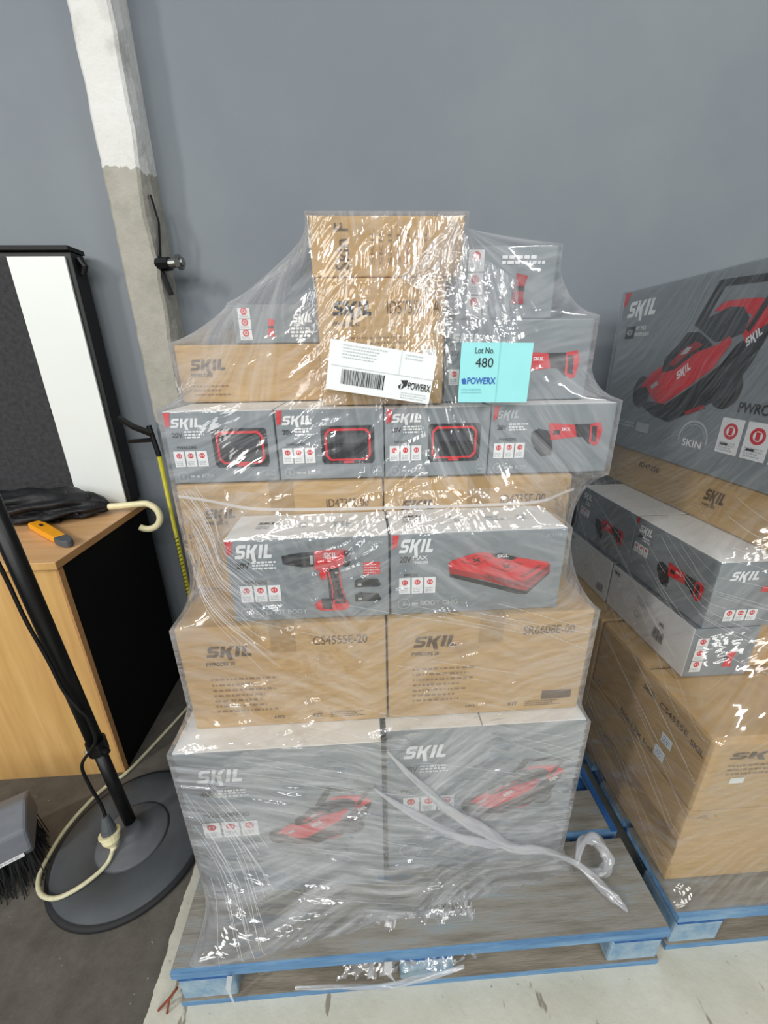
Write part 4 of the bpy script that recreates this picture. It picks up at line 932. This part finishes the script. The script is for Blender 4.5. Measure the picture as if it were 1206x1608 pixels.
# yellow rod with black squeegee head leaning on the wall
t = thing('squeegee', (-.80, 1.63, 0), 'yellow pole with black clamp head upright beside the concrete pillar', 'squeegee')
m = MB(); m.tube([(-.790, 1.62, .0), (-.795, 1.62, .5), (-.797, 1.62, 1.105)], .0085, 'rod_yellow', 10); yp = m.build('pole', t, smooth=True)
m = MB(); m.tube([(-.797, 1.62, 1.1055), (-.812, 1.62, 1.225)], .010, 'black_metal', 8); m.build('grip', t)
m = MB(); m.tube([(-.805, 1.615, 1.195), (-.86, 1.60, 1.225), (-.900, 1.59, 1.262)], [.014, .013, .011], 'black_metal', 6); m.build('clamp_arm', t); m = MB(); m.tube([(-.805, 1.62, 1.170), (-.895, 1.61, 1.168)], [.009, .008], 'black_metal', 6); m.build('clamp_arm', t)
m = MB()
for k in range(16):
    z = .48+k*.018; m.tube([(-.804, 1.612, z), (-.786, 1.608, z+.010)], .0016, 'black_metal', 5)
m.build('printed_bands', yp)

# ------------------------------------------------------------------ pole stand with round base
cx, cy = -.778, .905
t = thing('pole_stand', (cx, cy, 0), 'black metal pole on a round grey base with black rubber rim', 'stand')
m = MB(); m.lathe((cx, cy, 0), [(.226, 0), (.233, .006), (.231, .014), (.224, .018)], 'dome_rubber', 96); m.build('rubber_rim', t, smooth=True)
m = MB(); m.lathe((cx, cy, .0), [(.222, .014), (.216, .022), (.17, .027), (.112, .030), (.104, .026)], 'dome_grey', 96); m.build('base', t, smooth=True)
m = MB(); m.lathe((cx, cy, .0), [(.106, .0275), (.098, .032), (.066, .044), (.036, .049), (.030, .062), (.022, .066)], 'hub_grey', 64); m.build('hub', t, smooth=True)
pb = Vector((-.790, .925, .055)); pt = Vector((-.858, .925, 1.32)); pm = pb.lerp(pt, .265)
m = MB(); m.tube([pb, pm], .0170, 'black_metal', 20); m.build('lower_pole', t, smooth=True)
m = MB(); m.tube([pm, pb.lerp(pt, .6), pt], .0205, 'black_metal', 20); m.build('upper_pole', t, smooth=True)
m = MB(); m.tube([pm+Vector((0, 0, -.015)), pm+Vector((0, 0,   .03))], .026, 'black_metal', 20); m.tube([pm+Vector((.02, -.01, .004)), pm+Vector((.042, -.02, .004))], .008, 'black_metal', 8); colr = m.build('collar', t)
m = MB(); m.tube([pm+Vector((-.012, -.026, .02)), pm+Vector((-.010, -.029, .014))], .005, 'steel', 8); m.build('screw', colr)
# black cable taped down the pole
t2 = thing('power_cable', (-.83, .9, .1), 'thin black cable hanging down along the black pole', 'cable')
m = MB(); m.tube(smooth_path([(-.868, .895, 1.15), (-.850, .893, .98), (-.842, .893, .86), (-.822, .890, .74), (-.812, .89, .64), (-.785, .885, .575), (-.775, .888, .545), (-.778, .893, .46), (-.800, .893, .42), (-.842, .893, .36), (-.838, .89, .28), (-.822, .885, .20), (-.814, .875, .165)], 6), .0045, 'black_metal', 8); m.build('cable', t2, smooth=True)
m = MB(); m.tube([(-.814, .875, .168), (-.810, .866, .125)], [.010, .019], 'knife_grey', 14); m.tube([(-.810, .866, .125), (-.808, .862, .110)], .020, 'knife_grey', 14); m.build('plug', t2)
t3 = thing('extension_cord', (-.8, .86, 0), 'cream extension cord looping over the round base, plug socket at its end', 'cord')
m = MB(); m.tube([(-.808, .862, .109), (-.804, .856, .090), (-.802, .853, .075)], [.026, .024, .015], 'cream_plastic', 18); m.tube([(-.8085, .863, .113), (-.8078, .8615, .107)], .029, 'cream_plastic', 18); m.tube([(-.802, .853, .075), (-.799, .848, .062)], .009, 'cream_plastic', 12); m.build('socket', t3, smooth=False)
m = MB(); m.tube(smooth_path([(-.800, .850, .066), (-.806, .822, .045), (-.829, .790, .039), (-.872, .757, .037), (-.917, .745, .035), (-.968, .765, .030), (-1.006, .815, .022), (-1.024, .900, .010), (-1.020, .97, .008), (-.995, 1.05, .008), (-.965, 1.10, .008), (-.925, 1.145, .007), (-.871, 1.285, .007), (-.811, 1.462, .007), (-.78, 1.58, .007), (-.77, 1.66, .007)], 8), .0062, 'cream_cord', 10); m.build('cord', t3, smooth=True)

# push broom, lower left
t = thing('push_broom', (-1.12, .83, 0), 'grey broom head with black bristles and a white label, at the lower left', 'broom')
m = MB(); a = Vector((-1.32, .64, 0)); ang = R(35)
u_ = Vector((math.cos(ang), math.sin(ang), 0)); 
def broom():
    # block: prism along direction u_ from beyond the frame to its right end
    e = Vector((-1.045, .880, 0)); d = Vector((-.86, -.51, 0)).normalized(); s = Vector((-d.y, d.x, 0)); s = s if s.y > 0 else -s
    prof = [(-.035, .075), (-.045, .10), (-.03, .165), (.05, .20), (.10, .185), (.11, .09)]; vs = []
    for L_ in (0, .45):
        for q, z in prof: vs.append(e+d*L_+s*q+Vector((0, 0, z)))
    n = len(prof); fs = [[j, (j+1) % n, n+(j+1) % n, n+j] for j in range(n)]+[list(range(n))[::-1], [n+j for j in range(n)]]
    m = MB(); m.add(vs, fs, 'broom_grey'); blk = m.build('block', t, bevel=.008)
    m = MB(); rs = random.Random(2)
    for k in range(1300):
        L_ = rs.random()*.43+.005; q = rs.uniform(-.035, .10); p = e+d*L_+s*q; fl = (q-.03)*.35-.03+rs.uniform(-.03, .02); fe = (.03-L_*.02)*rs.uniform(-.3, 1)
        tip = p+s*fl-d*fe; b0 = p+Vector((0, 0, .08)); b1 = tip+Vector((0, 0, .001)); g = d*.0012
        m.add([b0-g, b0+g, b1+g, b1-g], [[0, 1, 2, 3]], 'bristle'); g = s*.0012; m.add([b0-g, b0+g, b1+g, b1-g], [[0, 1, 2, 3]], 'bristle')
    tag(m.build('bristles', t), kind='stuff')
    n_ = -s; p0 = e+d*.012-s*.046
    A = Art(p0+d*.07+Vector((0, 0, .088)), -d, Vector((0, .0, 1)), n_); A.rect(0, 0, .062, .014, 'ink_white'); A.bars(.004, .002, .058, .012, 1, 'ink_pale', 3); A.build('label_strip', blk, 'white label strip')
broom()
# twig of rusty wire by the pallet corner
t = thing('rusty_wire', (-.50, .53, 0), 'short rusty wire twig on the floor at the near left pallet corner', 'wire')
m = MB(); m.tube(smooth_path([(-.478, .53, .07), (-.50, .525, .04), (-.53, .52, .004)], 4), .003, 'rust_twig', 6); m.tube([(-.50, .525, .04), (-.508, .515, .003)], .003, 'rust_twig', 6); m.build('twig', t)
